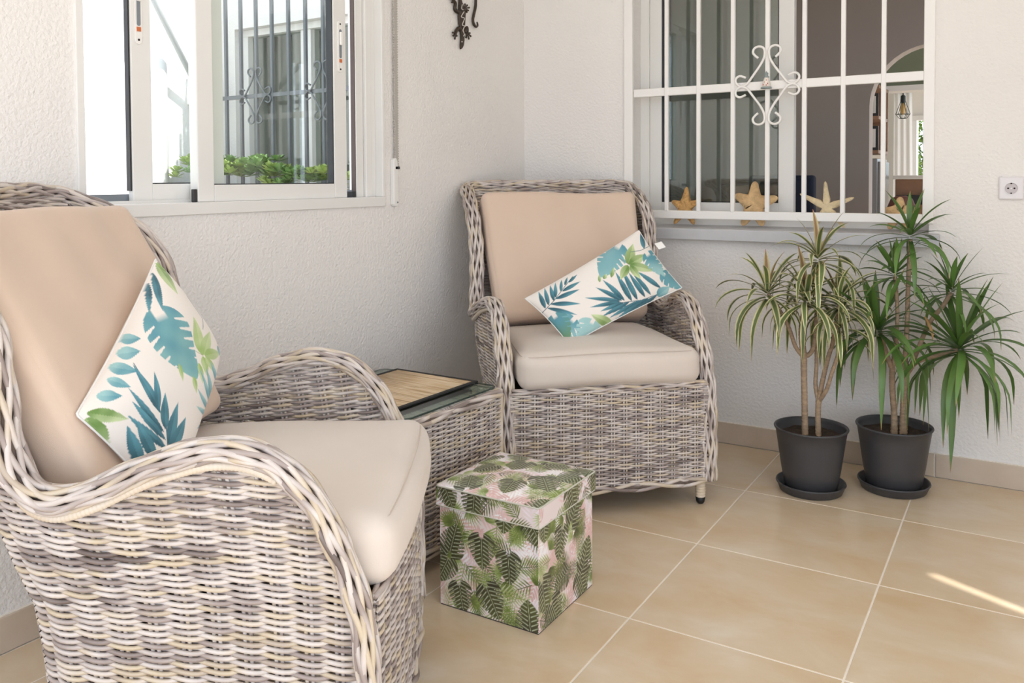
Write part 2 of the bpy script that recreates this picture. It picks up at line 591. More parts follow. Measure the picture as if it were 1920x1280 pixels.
# added unseen right wall: blocks the sun, its slit shaped for the floor streak
def back(px_, py_, X=3.42):
    t = (X - px_) / SUN_TO.x
    return (py_ + SUN_TO.y * t, SUN_TO.z * t)
gtop, gbot = back(1.80, -0.858), back(2.62, -1.235)
hwid = 0.018
g = G()
yA, yB = -1.95, 0.0
g.prism([(yA, -0.08), (yB, -0.08), (yB, gbot[1]), (yA, gbot[1])], 'x', 3.42, 3.44)
g.prism([(yA, gtop[1]), (yB, gtop[1]), (yB, ROOMH), (yA, ROOMH)], 'x', 3.42, 3.44)
g.prism([(yA, gbot[1]), (gbot[0] - hwid, gbot[1]), (gtop[0] - hwid, gtop[1]), (yA, gtop[1])], 'x', 3.42, 3.44)
g.prism([(gbot[0] + hwid, gbot[1]), (yB, gbot[1]), (yB, gtop[1]), (gtop[0] + hwid, gtop[1])], 'x', 3.42, 3.44)
wr_ = g.build('wall_sun_slit', M['wall'], smooth=False)
tag(wr_, 'added unseen white side wall with a gap shaped for the sun streak', kind='structure')
gr_ = box('ground', (-12, -16, -0.16), (14, 10, -0.09), M['ground'])
tag(gr_, 'pale paving outside the porch', kind='structure')

# ------------------------------------------------------------------ window 1: sliding window in the left wall
def rect_frame(g, axis_lo, axis_hi, a0, a1, z0, z1, wid, top=True, wb=None):
    wb = wid if wb is None else wb
    g.box((axis_lo, a0, z0), (axis_hi, a1, z0 + wb))
    if top:
        g.box((axis_lo, a0, z1 - wid), (axis_hi, a1, z1))
    g.box((axis_lo, a0, z0 + wb), (axis_hi, a0 + wid, z1 - wid))
    g.box((axis_lo, a1 - wid, z0 + wb), (axis_hi, a1, z1 - wid))
    return g

w1 = empty('window_1', (0, -1.61, 1.005))
w1['kind'] = 'structure'
w1['label'] = 'white sliding window in the wall behind the chairs'
def W1(o):
    o.parent = w1
    o.matrix_parent_inverse = Matrix.Translation((0, 1.61, -1.005))
    return o
g = G()
g.box((-0.12, -2.202, 1.005), (0.008, -1.022, 1.040))
g.box((-0.12, -2.202, 2.13), (0.008, -1.022, 2.165))
g.box((-0.12, -2.202, 1.040), (0.008, -2.181, 2.13))
g.box((-0.12, -1.036, 1.040), (0.008, -1.022, 2.13))
W1(g.build('window_frame', M['pvc'], smooth=False, bevel=0.002))
# grooves of the track: two low rails and the channel at the jamb
W1(box('track_rail', (-0.095, -2.18, 1.04), (-0.083, -1.036, 1.066), M['rail_grey']))
W1(box('track_rail', (-0.055, -2.18, 1.04), (-0.048, -1.036, 1.048), M['pvc']))
for a, b, x in ((-1.135, -1.098, -0.030), (-1.095, -1.066, -0.018), (-1.062, -1.036, -0.026)):
    W1(box('jamb_channel', (-0.056, a, 1.04), (x, b, 2.13), M['pvc'], bevel=0.002))
W1(box('brush_seal', (-0.052, -1.1385, 1.04), (-0.034, -1.1345, 2.13), mat('brown_brush', (96, 84, 80), 0.9)))

def sash(y0, y1, x0, x1, zb, wl_, wr2, railh):
    e = W1(box('sash_stile', (x0, y0, zb), (x1, y0 + wl_, 2.14), M['pvc'], bevel=0.003))
    s2 = W1(box('sash_stile', (x0, y1 - wr2, zb), (x1, y1, 2.14), M['pvc'], bevel=0.003))
    W1(box('sash_rail', (x0, y0 + wl_, zb), (x1, y1 - wr2, zb + railh), M['pvc'], bevel=0.002))
    W1(box('sash_rail', (x0, y0 + wl_, 2.08), (x1, y1 - wr2, 2.14), M['pvc'], bevel=0.002))
    xm = (x0 + x1) / 2
    gk = G()
    gk.box((x0 + 0.004, y0 + wl_ - 0.001, zb + railh), (x1 - 0.004, y1 - wr2 + 0.001, zb + railh + 0.003))
    gk.box((x0 + 0.004, y1 - wr2 - 0.004, zb + railh), (x1 - 0.004, y1 - wr2 + 0.001, 2.08))
    W1(gk.build('gasket', M['gasket'], smooth=False))
    W1(box('glass_pane', (xm - 0.002, y0 + wl_ - 0.004, zb + railh - 0.004), (xm + 0.002, y1 - wr2 + 0.004, 2.085), M['glass']))
    return e, s2
# outer sash (left), inner sash (right); both pushed together so a gap is open at the left
stL, _ = sash(-2.008, -1.70, -0.078, -0.056, 1.040, 0.062, 0.05, 0.054)
_, stR = sash(-1.832, -1.206, -0.046, -0.010, 1.040, 0.058, 0.062, 0.050)
W1(box('gasket', (-0.077, -2.013, 1.075), (-0.060, -2.0075, 2.14), M['gasket']))
W1(box('sash_lock', (-0.024, -1.846, 1.040), (-0.012, -1.833, 1.078), M['black'], bevel=0.002))
W1(box('sash_stop', (-0.06, -1.172, 1.040), (-0.02, -1.150, 1.062), M['black'], bevel=0.002))
def latch(yc, z0, z1, xf):
    def pts(w_, a, b, n=8):
        p = [(yc + w_ * math.cos(t), b - w_ + w_ * math.sin(t)) for t in np.linspace(0, math.pi, n)]
        p += [(yc + w_ * math.cos(t), a + w_ + w_ * math.sin(t)) for t in np.linspace(math.pi, 2 * math.pi, n)]
        return p
    W1(G().prism(pts(0.0115, z0, z1), 'x', xf, xf + 0.004).build('latch_plate', M['white_steel'], smooth=False, bevel=0.001))
    W1(G().prism(pts(0.0055, z0 + 0.05, z1 - 0.03), 'x', xf + 0.004, xf + 0.0055).build('latch_slot', M['rail_grey'], smooth=False))
    W1(box('latch_slider', (xf + 0.005, yc - 0.006, z1 - 0.085), (xf + 0.013, yc + 0.006, z1 - 0.04), M['white_steel'], bevel=0.002))
    W1(box('latch_mark', (xf + 0.0042, yc - 0.006, z0 + 0.035), (xf + 0.0062, yc + 0.006, z0 + 0.047), M['orange']))
    for zz in (z0 + 0.012, z1 - 0.012):
        W1(G().tube([(xf + 0.003, yc, zz), (xf + 0.0052, yc, zz)], 0.0032, 10).build('screw', M['hole']))
latch(-1.985, 1.478, 1.68, -0.056)
latch(-1.238, 1.475, 1.655, -0.010)

# strap of the roller blind beside the window
st = empty('blind_strap', (0.01, -0.965, 1.0))
tag(st, 'ribbed grey blind strap in a white wall bracket beside the sliding window', 'blind strap')
ST = lambda o: (setattr(o, 'parent', st), setattr(o, 'matrix_parent_inverse', Matrix.Translation((-0.01, 0.965, -1.0))))
g = G()
for k in range(150):
    z = 1.150 + k * 0.0095
    g.box((0.010, -0.972, z), (0.016, -0.952, z + 0.0055))
g.box((0.0115, -0.970, 1.15), (0.0145, -0.954, 2.58))
ST(g.build('strap', mat('grey_strap', (184, 178, 170), 0.7), smooth=False))
g = G()
yy = [(-0.986, 1.012), (-0.980, 1.004), (-0.966, 1.002), (-0.956, 1.010), (-0.955, 1.03), (-0.958, 1.10), (-0.962, 1.17), (-0.97, 1.185), (-0.986, 1.18)]
g.prism(yy, 'x', 0.0, 0.02)
ST(g.build('bracket', M['pvc'], smooth=False, bevel=0.004))
ST(box('strap_clip', (0.008, -0.976, 1.142), (0.02, -0.951, 1.152), M['black']))
ST(G().tube([(0.019, -0.967, 1.018), (0.022, -0.967, 1.018)], 0.0035, 10).build('screw', M['rail_grey']))

# ------------------------------------------------------------------ outside the sliding window
nw = box('wall_outside', (-2.35, -4.5, -0.08), (-2.19, 0.0, 3.2), M['rough_wall'])
tag(nw, 'bright rough white wall beyond the sliding window', kind='structure')
g = G()
g.tube([(-2.165, -0.40, -0.05), (-2.165, -0.40, 3.1)], 0.045, 14)
dp = g.build('drain_pipe', mat('grey_white_pipe', (226, 226, 226), 0.5))
tag(dp, 'white drain pipe on the rough white wall beyond the sliding window', 'pipe')
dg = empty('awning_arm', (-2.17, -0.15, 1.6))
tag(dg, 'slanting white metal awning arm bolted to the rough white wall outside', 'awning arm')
o = G().tube([(-2.11, -0.175, 1.63), (-1.98, -0.53, 2.03), (-1.9, -0.75, 2.3)], 0.017, 10).build('arm', mat('arm_shade_grey', (186, 188, 190), 0.5))  # grey colour paints shade onto the white arm
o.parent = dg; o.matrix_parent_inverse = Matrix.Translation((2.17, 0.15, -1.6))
o = box('bracket', (-2.19, -0.2, 1.55), (-2.08, -0.14, 1.66), M['white_steel'], bevel=0.006)
o.parent = dg; o.matrix_parent_inverse = Matrix.Translation((2.17, 0.15, -1.6))

def scroll_pts(cx, cz, sx, sz):
    """half of one S-shaped scroll of the grille in the x,z plane (mirrored by sx, sz)"""
    q = [(-0.034, 0.110), (-0.045, 0.119), (-0.055, 0.133), (-0.050, 0.149), (-0.032, 0.156), (-0.014, 0.149), (-0.008, 0.133), (-0.012, 0.108),
         (-0.028, 0.078), (-0.052, 0.045), (-0.075, 0.014), (-0.090, 0.003), (-0.107, 0.002), (-0.121, 0.012), (-0.126, 0.026), (-0.120, 0.038), (-0.107, 0.043), (-0.092, 0.038), (-0.084, 0.034)]
    return [(cx + sx * x, cz + sz * z) for x, z in q]

# ------------------------------------------------------------------ window 2: barred window in the back wall
w2 = empty('window_2', (1.14, 0.12, 0.9))
w2['kind'] = 'structure'
w2['label'] = 'white framed sliding window behind the white bars'
def W2(o):
    o.parent = w2
    o.matrix_parent_inverse = Matrix.Translation((-1.14, -0.12, -0.9))
    return o
g = G()
for a, b in (((0.545, 0.10, 0.90), (1.725, 0.20, 0.94)), ((0.545, 0.10, 2.06), (1.725, 0.20, 2.10)), ((0.545, 0.10, 0.94), (0.588, 0.20, 2.06)), ((1.700, 0.10, 0.94), (1.725, 0.20, 2.06))):
    g.box(a, b)
W2(g.build('window_frame', M['pvc'], smooth=False, bevel=0.002))
for y0, x0, x1 in ((0.11, 0.588, 1.215), (0.155, 0.596, 1.205)):
    y1 = y0 + 0.036
    W2(box('sash_stile', (x0, y0, 0.942), (x0 + 0.055, y1, 2.06), M['pvc'], bevel=0.002))
    W2(box('sash_stile', (x1 - 0.062, y0, 0.942), (x1, y1, 2.06), M['pvc'], bevel=0.002))
    W2(box('sash_rail', (x0 + 0.055, y0, 0.942), (x1 - 0.062, y1, 0.998), M['pvc'], bevel=0.002))
    gk = G()
    gk.box((x0 + 0.055, y0 + 0.004, 0.998), (x0 + 0.062, y1 - 0.004, 2.06))
    gk.box((x1 - 0.066, y0 + 0.004, 0.998), (x1 - 0.062, y1 - 0.004, 2.06))
    gk.box((x0 + 0.055, y0 + 0.004, 0.998), (x1 - 0.062, y1 - 0.004, 1.001))
    W2(gk.build('gasket', M['gasket'], smooth=False))
    W2(box('glass_pane', (x0 + 0.05, y0 + 0.016, 0.995), (x1 - 0.06, y0 + 0.020, 2.06), M['dark_glass']))

sl = G()
sl.prism([(-0.052, 0.846), (0.02, 0.846), (0.02, 0.80), (0.10, 0.80), (0.20, 0.90), (0.20, 0.908), (-0.052, 0.892)], 'x', 0.53, 1.762)
so = sl.build('trim_1', M['sill'], smooth=False, bevel=0.003)
tag(so, 'grey stone window sill under the white bars', kind='structure')

gr = empty('window_grille', (1.14, 0, 0.93))
tag(gr, 'white painted steel window grille with scrollwork over the barred window', 'window grille')
def GR(o):
    o.parent = gr
    o.matrix_parent_inverse = Matrix.Translation((-1.14, 0, -0.93))
    return o
YF, YB_ = -0.014, 0.004
for a, b in (((0.516, YF, 0.80), (0.557, YB_, 2.12)), ((1.704, YF, 0.931), (1.741, YB_, 2.12))):
    GR(box('side_post', (a[0], a[1], max(a[2], 0.9)), b, M['white_steel'], bevel=0.003))
GR(box('bottom_rail', (0.557, YF, 0.931), (1.704, YB_, 0.966), M['white_steel'], bevel=0.004))
GR(box('middle_rail', (0.562, YF + 0.001, 1.455), (1.704, YB_ - 0.001, 1.490), M['white_steel'], bevel=0.003))
GR(box('top_rail', (0.557, YF, 2.06), (1.704, YB_, 2.10), M['white_steel'], bevel=0.003))
for bx in (0.713, 0.854, 0.999, 1.139, 1.282, 1.426, 1.569):
    GR(box('bar', (bx - 0.0085, YF - 0.002, 0.962), (bx + 0.0085, YB_ - 0.002, 2.07), M['white_steel'], bevel=0.003))
for sx in (1, -1):
    for sz in (1, -1):
        p2 = catmull(scroll_pts(1.139, 1.4725, sx, sz), 5)
        GR(G().tube([(x, YF - 0.007, z) for x, z in p2], 0.0048, 8, flat=1.0).build('scroll', M['white_steel']))

lh = empty('lighthouse_ornament', (1.139, -0.028, 1.458))
tag(lh, 'tiny white and red lighthouse figurine fixed on the grille centre', 'figurine')
G().lathe([(0.022, 0), (0.021, 0.006), (0.0, 0.007)], sides=12).build('base', M['light_grey'], lh)
G().lathe([(0.017, 0.006), (0.0155, 0.018), (0.009, 0.040), (0.0085, 0.044), (0, 0.044)], sides=14).build('tower', M['light_white'], lh)
G().lathe([(0.012, 0.044), (0.012, 0.047), (0.006, 0.048), (0.006, 0.058), (0.009, 0.059), (0.0, 0.070)], sides=12).build('lantern', M['light_grey'], lh)
for k, (x, z) in enumerate(((-0.008, 0.012), (0.004, 0.010), (0.009, 0.016), (-0.003, 0.022), (0.003, 0.030))):
    yq = -0.0165 + abs(x) * 0.25 + (z - 0.01) * 0.28
    G().box((x - 0.0015, yq - 0.001, z), (x + 0.0015, yq + 0.003, z + 0.005)).build('window', M['light_red'], lh, smooth=False)

# starfish on the sill
def starfish(label, centre, tips, wbase, wtip, thick, m_, knobs=0, seed=1):
    rs = random.Random(seed)
    cx, cz = centre
    order = sorted(tips, key=lambda p: math.atan2(p[1] - cz, p[0] - cx))
    n = len(order)
    ring = []
    for i, (tx, tz) in enumerate(order):
        a = math.atan2(tz - cz, tx - cx)
        L = math.hypot(tx - cx, tz - cz)
        nx, nz = -math.sin(a), math.cos(a)
        prof = [(0.30, 0.80), (0.48, 0.52), (0.7, 0.27), (0.88, 0.10)]
        side = lambda s: [(cx + L * t * math.cos(a) + s * nx * (wtip + (wbase - wtip) * k), cz + L * t * math.sin(a) + s * nz * (wtip + (wbase - wtip) * k)) for t, k in prof]
        ring += side(-1) + [(cx + L * 0.97 * math.cos(a) - nx * wtip * .6, cz + L * 0.97 * math.sin(a) - nz * wtip * .6), (tx, tz), (cx + L * 0.97 * math.cos(a) + nx * wtip * .6, cz + L * 0.97 * math.sin(a) + nz * wtip * .6)] + side(1)[::-1]
        a2 = math.atan2(order[(i + 1) % n][1] - cz, order[(i + 1) % n][0] - cx)
        if a2 < a: a2 += 2 * math.pi
        am = (a + a2) / 2
        ring.append((cx + wbase * 1.1 * math.cos(am), cz + wbase * 1.1 * math.sin(am)))
    N = len(ring)
    yof = lambda z: 0.022 + (z - 0.905) * 0.25
    V, F = [], []
    layers = [(1.0, 0.0), (0.92, 0.6), (0.66, 0.95)]
    # shrink towards each arm's midrib: blend with the skeleton point
    sk = []
    for (x, z) in ring:
        a = math.atan2(z - cz, x - cx)
        bi = min(order, key=lambda p: abs((math.atan2(p[1] - cz, p[0] - cx) - a + math.pi) % (2 * math.pi) - math.pi))
        L = math.hypot(bi[0] - cx, bi[1] - cz)
        ux, uz = (bi[0] - cx) / L, (bi[1] - cz) / L
        t = max(0, min(L * 0.93, (x - cx) * ux + (z - cz) * uz))
        sk.append((cx + ux * t, cz + uz * t, t / L))
    for sgn in (-1, 1):
        for (sc_, h) in layers:
            if sgn == 1 and sc_ == 1.0:
                continue
            for (x, z), (sx_, sz_, t) in zip(ring, sk):
                X, Z = sx_ + (x - sx_) * sc_, sz_ + (z - sz_) * sc_
                th = thick * (1 - 0.72 * t) * h
                V.append((X, yof(Z) + sgn * th, Z))
    def lay(i): return i * N
    seq = [[0, 1, 2], [0, 3, 4]]
    for q, ids in enumerate(seq):
        for a_, b_ in zip(ids[:-1], ids[1:]):
            for k in range(N):
                k2 = (k + 1) % N
                f = (lay(a_) + k, lay(a_) + k2, lay(b_) + k2, lay(b_) + k)
                F.append(f if q == 0 else f[::-1])
        V.append((cx, yof(cz) + (-1 if q == 0 else 1) * thick * 1.1, cz))
        c_ = len(V) - 1
        for k in range(N):
            k2 = (k + 1) % N
            f = (lay(ids[-1]) + k, lay(ids[-1]) + k2, c_)
            F.append(f if q == 0 else f[::-1])
    g = G().add(V, F)
    root = empty('starfish', (cx, yof(0.905), 0.905))
    tag(root, label, 'starfish', 'starfish on the window sill')
    o = g.build('body', m_, None)
    o.parent = root
    o.matrix_parent_inverse = Matrix.Translation((-cx, -yof(0.905), -0.905))
    if knobs:
        for (tx, tz) in order:
            for t in (0.28, 0.5, 0.7):
                x, z = cx + (tx - cx) * t, cz + (tz - cz) * t
                th = thick * (1 - 0.72 * t)
                k = G().lathe([(0.0052, 0), (0.004, 0.004), (0.0, 0.007)], sides=8)
                kv = np.concatenate(k.v)
                g2 = G().add(np.stack([kv[:, 0] + x, yof(z) - th - kv[:, 2] + 0.002, kv[:, 1] + z], 1), k.f)
                o = g2.build('spine', m_)
                o.parent = root
                o.matrix_parent_inverse = Matrix.Translation((-cx, -yof(0.905), -0.905))
    return root
starfish('small knobbly amber starfish on the sill nearest the wicker chair', (0.778, 0.978), [(0.777, 1.066), (0.715, 1.004), (0.841, 1.007), (0.735, 0.906), (0.825, 0.906)], 0.026, 0.007, 0.016, M['star_gold'], 1)
starfish('broad chunky tan starfish standing on the sill', (1.072, 0.993), [(1.069, 1.089), (0.990, 1.033), (1.167, 1.022), (1.030, 0.906), (1.115, 0.906)], 0.036, 0.012, 0.018, M['star_tan'])
starfish('slender cream starfish with long thin arms on the sill', (1.360, 0.985), [(1.347, 1.088), (1.252, 1.038), (1.458, 1.024), (1.315, 0.906), (1.430, 0.906)], 0.017, 0.0055, 0.012, M['star_cream'])
starfish('tan starfish half hidden behind the dracaena top at the end of the sill', (1.622, 0.972), [(1.621, 1.028), (1.558, 0.975), (1.690, 0.978), (1.585, 0.906), (1.660, 0.906)], 0.027, 0.010, 0.016, M['star_tan'])

# ------------------------------------------------------------------ facade window seen through the sliding window
w3 = empty('window_3', (-1.5, 0.1, 1.0))
w3['kind'] = 'structure'
w3['label'] = 'far barred window of the facade seen through the sliding window'
def W3(o):
    o.parent = w3
    o.matrix_parent_inverse = Matrix.Translation((1.5, -0.1, -1.0))
    return o
g = G()
for a, b in (((-2.0, 0.05, 1.02), (-0.95, 0.14, 1.06)), ((-2.0, 0.05, 1.96), (-0.95, 0.14, 2.0)), ((-2.0, 0.05, 1.06), (-1.945, 0.14, 1.96)), ((-1.0, 0.05, 1.06), (-0.95, 0.14, 1.96)), ((-1.52, 0.06, 1.06), (-1.44, 0.13, 1.96))):
    g.box(a, b)
W3(g.build('window_frame', M['pvc'], smooth=False, bevel=0.003))
W3(box('glass_pane', (-1.945, 0.09, 1.06), (-1.52, 0.094, 1.96), M['dark_glass']))
W3(box('glass_pane', (-1.44, 0.09, 1.06), (-1.0, 0.094, 1.96), M['dark_glass']))
W3(box('room_behind', (-2.2, 0.26, 0.9), (-0.8, 0.30, 2.1), M['grey_wall']))
fg = empty('window_grille', (-1.6, -0.05, 1.0))
tag(fg, 'window grille with scrolls outside, its shade painted in grey, seen through the sliding glass', 'window grille')
def FG(o):
    o.parent = fg
    o.matrix_parent_inverse = Matrix.Translation((1.6, 0.05, -1.0))
    return o
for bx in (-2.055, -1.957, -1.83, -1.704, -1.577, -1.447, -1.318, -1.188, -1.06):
    FG(box('bar', (bx - 0.009, -0.11, 1.02), (bx + 0.009, -0.092, 2.3), M['bar_shade_grey'], bevel=0.003))
FG(box('middle_rail', (-2.07, -0.108, 1.572), (-0.93, -0.094, 1.594), M['bar_shade_grey']))
FG(box('bottom_rail', (-2.07, -0.112, 1.02), (-0.93, -0.09, 1.05), M['bar_shade_grey']))
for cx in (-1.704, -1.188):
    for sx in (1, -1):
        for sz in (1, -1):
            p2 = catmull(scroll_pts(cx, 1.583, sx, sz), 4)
            FG(G().tube([(x, -0.115, z) for x, z in p2], 0.005, 6).build('scroll', M['bar_shade_grey']))
pt = box('planter', (-2.1, -0.42, 0.86), (-0.9, -0.16, 1.06), M['planter'], bevel=0.01)
tag(pt, 'long grey planter box below the far barred window outside', 'planter')
pw = box('trim_2', (-2.15, -0.45, -0.08), (-0.85, 0.0, 0.86), M['rough_wall'])
tag(pw, 'low white masonry ledge under the far window', kind='structure')
def rosette(g, c, R, n, rs):
    for k in range(n):
        a = k * 2.399 + rs.random() * 0.3
        el = 0.15 + 1.2 * (k / n) + rs.uniform(-0.1, 0.1)
        L = R * (1.0 - 0.35 * k / n) * rs.uniform(0.85, 1.1)
        d = np.array([math.cos(a) * math.cos(el), math.sin(a) * math.cos(el), math.sin(el)])
        sd = np.array([-math.sin(a), math.cos(a), 0])
        up = np.cross(d, sd)
        c_ = np.asarray(c)
        wv = L * 0.26
        v = [c_, c_ + d * L * .4 + sd * wv * .7, c_ + d * L * .75 + sd * wv, c_ + d * L + up * -0.004, c_ + d * L * .75 - sd * wv, c_ + d * L * .4 - sd * wv * .7, c_ + d * L * .6 - up * wv * .35]
        g.add(v, [(0, 1, 6), (1, 2, 6), (2, 3, 6), (3, 4, 6), (4, 5, 6), (5, 0, 6)])
rs = random.Random(4)
spots = [-2.04, -1.92, -1.80, -1.69, -1.58, -1.46, -1.34, -1.22, -1.10, -0.98]
for i, x in enumerate(spots):
    g = G()
    top = 1.10 + 0.05 * (1 if i < 6 else 0)
    for q in range(7):
        rosette(g, (x + rs.uniform(-.06, .06), -0.29 + rs.uniform(-.09, .09), top + rs.uniform(-.03, .06)), rs.uniform(.055, .085), 16, rs)
    o = g.build('succulent_plant', M['succulent'] if i % 3 else M['succulent_light'])
    tag(o, 'bright green leafy succulent, %s from the rough white wall in the planter outside' % ('first second third fourth fifth sixth seventh eighth ninth tenth'.split()[i]), 'succulent', 'succulents in the planter outside')

# ------------------------------------------------------------------ rooms behind the barred window
g = G()
arch = [(1.6 + 0.325 * math.cos(t), 1.495 + 0.325 * math.sin(t)) for t in np.linspace(math.pi, 0, 25)]
g.prism([(0.3, 0.0), (1.275, 0.0)] + arch + [(1.925, 0.0), (2.6, 0.0), (2.6, 2.5), (0.3, 2.5)], 'y', 1.6, 1.72)
tag(g.build('wall_inside', M['grey_wall'], smooth=False), 'taupe inner wall with an arched doorway', kind='structure')
g = G()
g.box((0.2, 0.25, 0.0), (0.3, 1.72, 2.5)).box((2.6, 0.25, 0.0), (2.7, 1.72, 1.0)).box((2.6, 0.25, 2.0), (2.7, 1.72, 2.5)).box((2.6, 0.25, 1.0), (2.7, 0.6, 2.0)).box((2.6, 1.3, 1.0), (2.7, 1.72, 2.0))  # unseen opening in the far side is added to brighten this room
tag(g.build('wall_inside_side', M['grey_wall'], smooth=False), 'taupe side walls of the inner room, one with an added light opening', kind='structure')
tag(box('ceiling_inside', (0.2, 0.25, 2.5), (3.2, 4.4, 2.6), M['ceiling']), 'inner room ceiling', kind='structure')
tag(box('floor_inside', (0.2, 0.25, -0.08), (3.2, 4.4, 0.0), M['tile']), 'inner room floor', kind='structure')
g = G()
g.box((0.3, 2.6, 1.70), (3.2, 2.72, 2.5)).box((0.3, 2.6, 0), (0.9, 2.72, 1.70))
ol = g.build('wall_olive', M['olive_wall'], smooth=False)
tag(ol, 'olive green wall above the kitchen opening', kind='structure')
tag(box('trim_3', (0.9, 2.58, 1.665), (3.2, 2.74, 1.70), M['kitchen_wall']), 'white lintel under the olive wall', kind='structure')
kw = wall_with_holes('y', 4.25, 4.4, 0.3, 3.2, 0.0, 2.5, [(1.235, 2.1, 1.05, 1.585)]).build('wall_kitchen', M['kitchen_wall'], smooth=False)
tag(kw, 'white far kitchen wall with a window', kind='structure')
tag(box('wall_kitchen_side', (0.2, 2.72, 0.0), (0.3, 4.4, 2.5), M['kitchen_wall']), 'white kitchen side wall', kind='structure')
g = G()
for a, b in (((1.205, 4.22, 1.02), (2.13, 4.30, 1.06)), ((1.205, 4.22, 1.57), (2.13, 4.30, 1.61)), ((1.205, 4.22, 1.06), (1.24, 4.30, 1.57))):
    g.box(a, b)
w4 = g.build('window_4', M['pvc'], smooth=False, bevel=0.003)
tag(w4, 'white framed kitchen window with greenery outside', kind='structure')
rs = random.Random(9)
for bi, (bx, bz) in enumerate(((0.42, 1.15), (1.15, 1.3), (1.88, 1.2))):
    g = G()
    for k in range(900):
        c = np.array([bx + max(-.3, min(.3, rs.gauss(0, .2))), 5.6 + rs.gauss(0, .15), bz + rs.gauss(0, .22)])
        d = np.array([rs.uniform(-1, 1), rs.uniform(-1, 1), rs.uniform(-1, .6)])
        d /= np.linalg.norm(d)
        sd = np.cross(d, [0, 0.3, 1.0])
        sd /= np.linalg.norm(sd)
        L = rs.uniform(.05, .11)
        g.add([c, c + d * L * .5 + sd * L * .22, c + d * L, c + d * L * .5 - sd * L * .22], [(0, 1, 2, 3)])
    for k in range(6):
        g.tube([(bx, 5.6, -0.1), (bx + rs.uniform(-.2, .2), 5.6 + rs.uniform(-.15, .15), bz)], 0.012, 5)
    o = g.build('garden_bush', M['leaf_bush'])
    tag(o, ['leafy green garden bush low in the kitchen window', 'leafy garden bush high in the kitchen window', 'leafy garden bush beyond the kitchen window frame'][bi], 'bush', 'bushes beyond the kitchen window')
cu = G()
n = 60
V, F = [], []
for k in range(n):
    t = k / (n - 1)
    x = 1.075 + 0.135 * t
    for q in range(13):
        zq = 0.3 + 1.5 * q / 12
        V.append((x + 0.02 * (1 - q / 12) * t, 4.15 + 0.006 * math.sin(t * 20 + 0.3 * q / 12), zq))
for k in range(n - 1):
    for q in range(12):
        F.append((k * 13 + q, (k + 1) * 13 + q, (k + 1) * 13 + q + 1, k * 13 + q + 1))
cu.add(V, F)
co = cu.build('curtain', M['curtain'])
sol = co.modifiers.new('thickness', 'SOLIDIFY')
sol.thickness = 0.002
tag(co, 'long white curtain beside the kitchen window', 'curtain')
cr = empty('curtain_rod', (1.17, 4.15, 1.805))
tag(cr, 'thin white curtain rod above the kitchen curtain', 'curtain rod')
G().tube([(-0.13, 0, 0), (0.16, 0, 0)], 0.008, 8).build('rod', M['white_steel'], cr)
for x in (-0.12, 0.15):
    G().tube([(x, 0, 0), (x, 0.1, 0)], 0.006, 6).build('bracket', M['white_steel'], cr)
pl = empty('pendant_lamp', (1.256, 3.2, 1.50))
tag(pl, 'black wire cage pendant lamp with an amber bulb, seen through the bars', 'lamp')
G().tube([(0, 0, 0.19), (0, 0, 0.99)], 0.004, 6).build('cord', M['lamp_black'], pl)
G().lathe([(0.004, 0.195), (0.016, 0.185), (0.018, 0.14), (0.010, 0.135), (0, 0.135)], sides=14).build('socket', M['lamp_black'], pl)
G().lathe([(0.008, 0.137), (0.018, 0.11), (0.02, 0.08), (0.012, 0.055), (0, 0.05)], sides=14).build('bulb', M['amber_glass'], pl)
cg = G()
for k in range(6):
    a = k * math.pi / 3
    c, s_ = math.cos(a), math.sin(a)
    a2 = a + math.pi / 3
    cg.tube([(0.016 * c, 0.016 * s_, 0.145), (0.048 * c, 0.048 * s_, 0.055), (0.024 * c, 0.024 * s_, 0.025)], 0.0022, 5)
    cg.tube([(0.048 * c, 0.048 * s_, 0.055), (0.048 * math.cos(a2), 0.048 * math.sin(a2), 0.055)], 0.0022, 5)
    cg.tube([(0.024 * c, 0.024 * s_, 0.025), (0.024 * math.cos(a2), 0.024 * math.sin(a2), 0.025)], 0.0022, 5)
cg.build('cage', M['lamp_black'], pl)
fr_ = empty('fridge', (1.05, 2.35, 0))
tag(fr_, 'tall steel fridge just inside the arched doorway', 'fridge')
G().box((-0.25, -0.2, 0.02), (0.19, 0.2, 1.22)).build('body', M['fridge'], fr_, smooth=False, bevel=0.01)
G().box((0.19, -0.185, 0.05), (0.205, 0.185, 1.20)).build('door', M['fridge'], fr_, smooth=False, bevel=0.004)
G().tube([(0.22, -0.15, 0.75), (0.22, -0.15, 1.05)], 0.008, 8).build('handle', M['black'], fr_)
sh = empty('wall_shelf', (1.05, 2.35, 1.25))
tag(sh, 'dark brown shelf unit with framed pictures above the fridge', 'shelf')
for z in (0.0, 0.21, 0.40):
    G().box((-0.2, -0.2, z), (0.195, 0.2, z + 0.02)).build('shelf_board', M['wood'], sh, smooth=False)
G().box((-0.2, 0.18, 0.02), (0.195, 0.2, 0.42)).build('back_board', M['wood'], sh, smooth=False)
for k, (z, h) in enumerate(((0.02, 0.15), (0.23, 0.14))):
    pf = box('picture_frame', (1.13, 2.17, 1.25 + z), (1.24, 2.19, 1.25 + z + h), M['black'])
    tag(pf, ('dark framed picture on the lower shelf inside the doorway', 'dark framed picture on the upper shelf inside the doorway')[k], 'picture')
    G().box((1.145, 2.166, 1.25 + z + 0.018), (1.225, 2.172, 1.25 + z + h - 0.018)).build('print', M['kitchen_wall'], pf, smooth=False)
ct = empty('kitchen_counter', (1.6, 2.2, 0))
tag(ct, 'brown wooden kitchen counter seen through the arched doorway', 'counter')
G().box((-0.30, 0.28, 0.0), (0.32, 0.36, 1.09)).build('front_panel', M['wood'], ct, smooth=False, bevel=0.004)
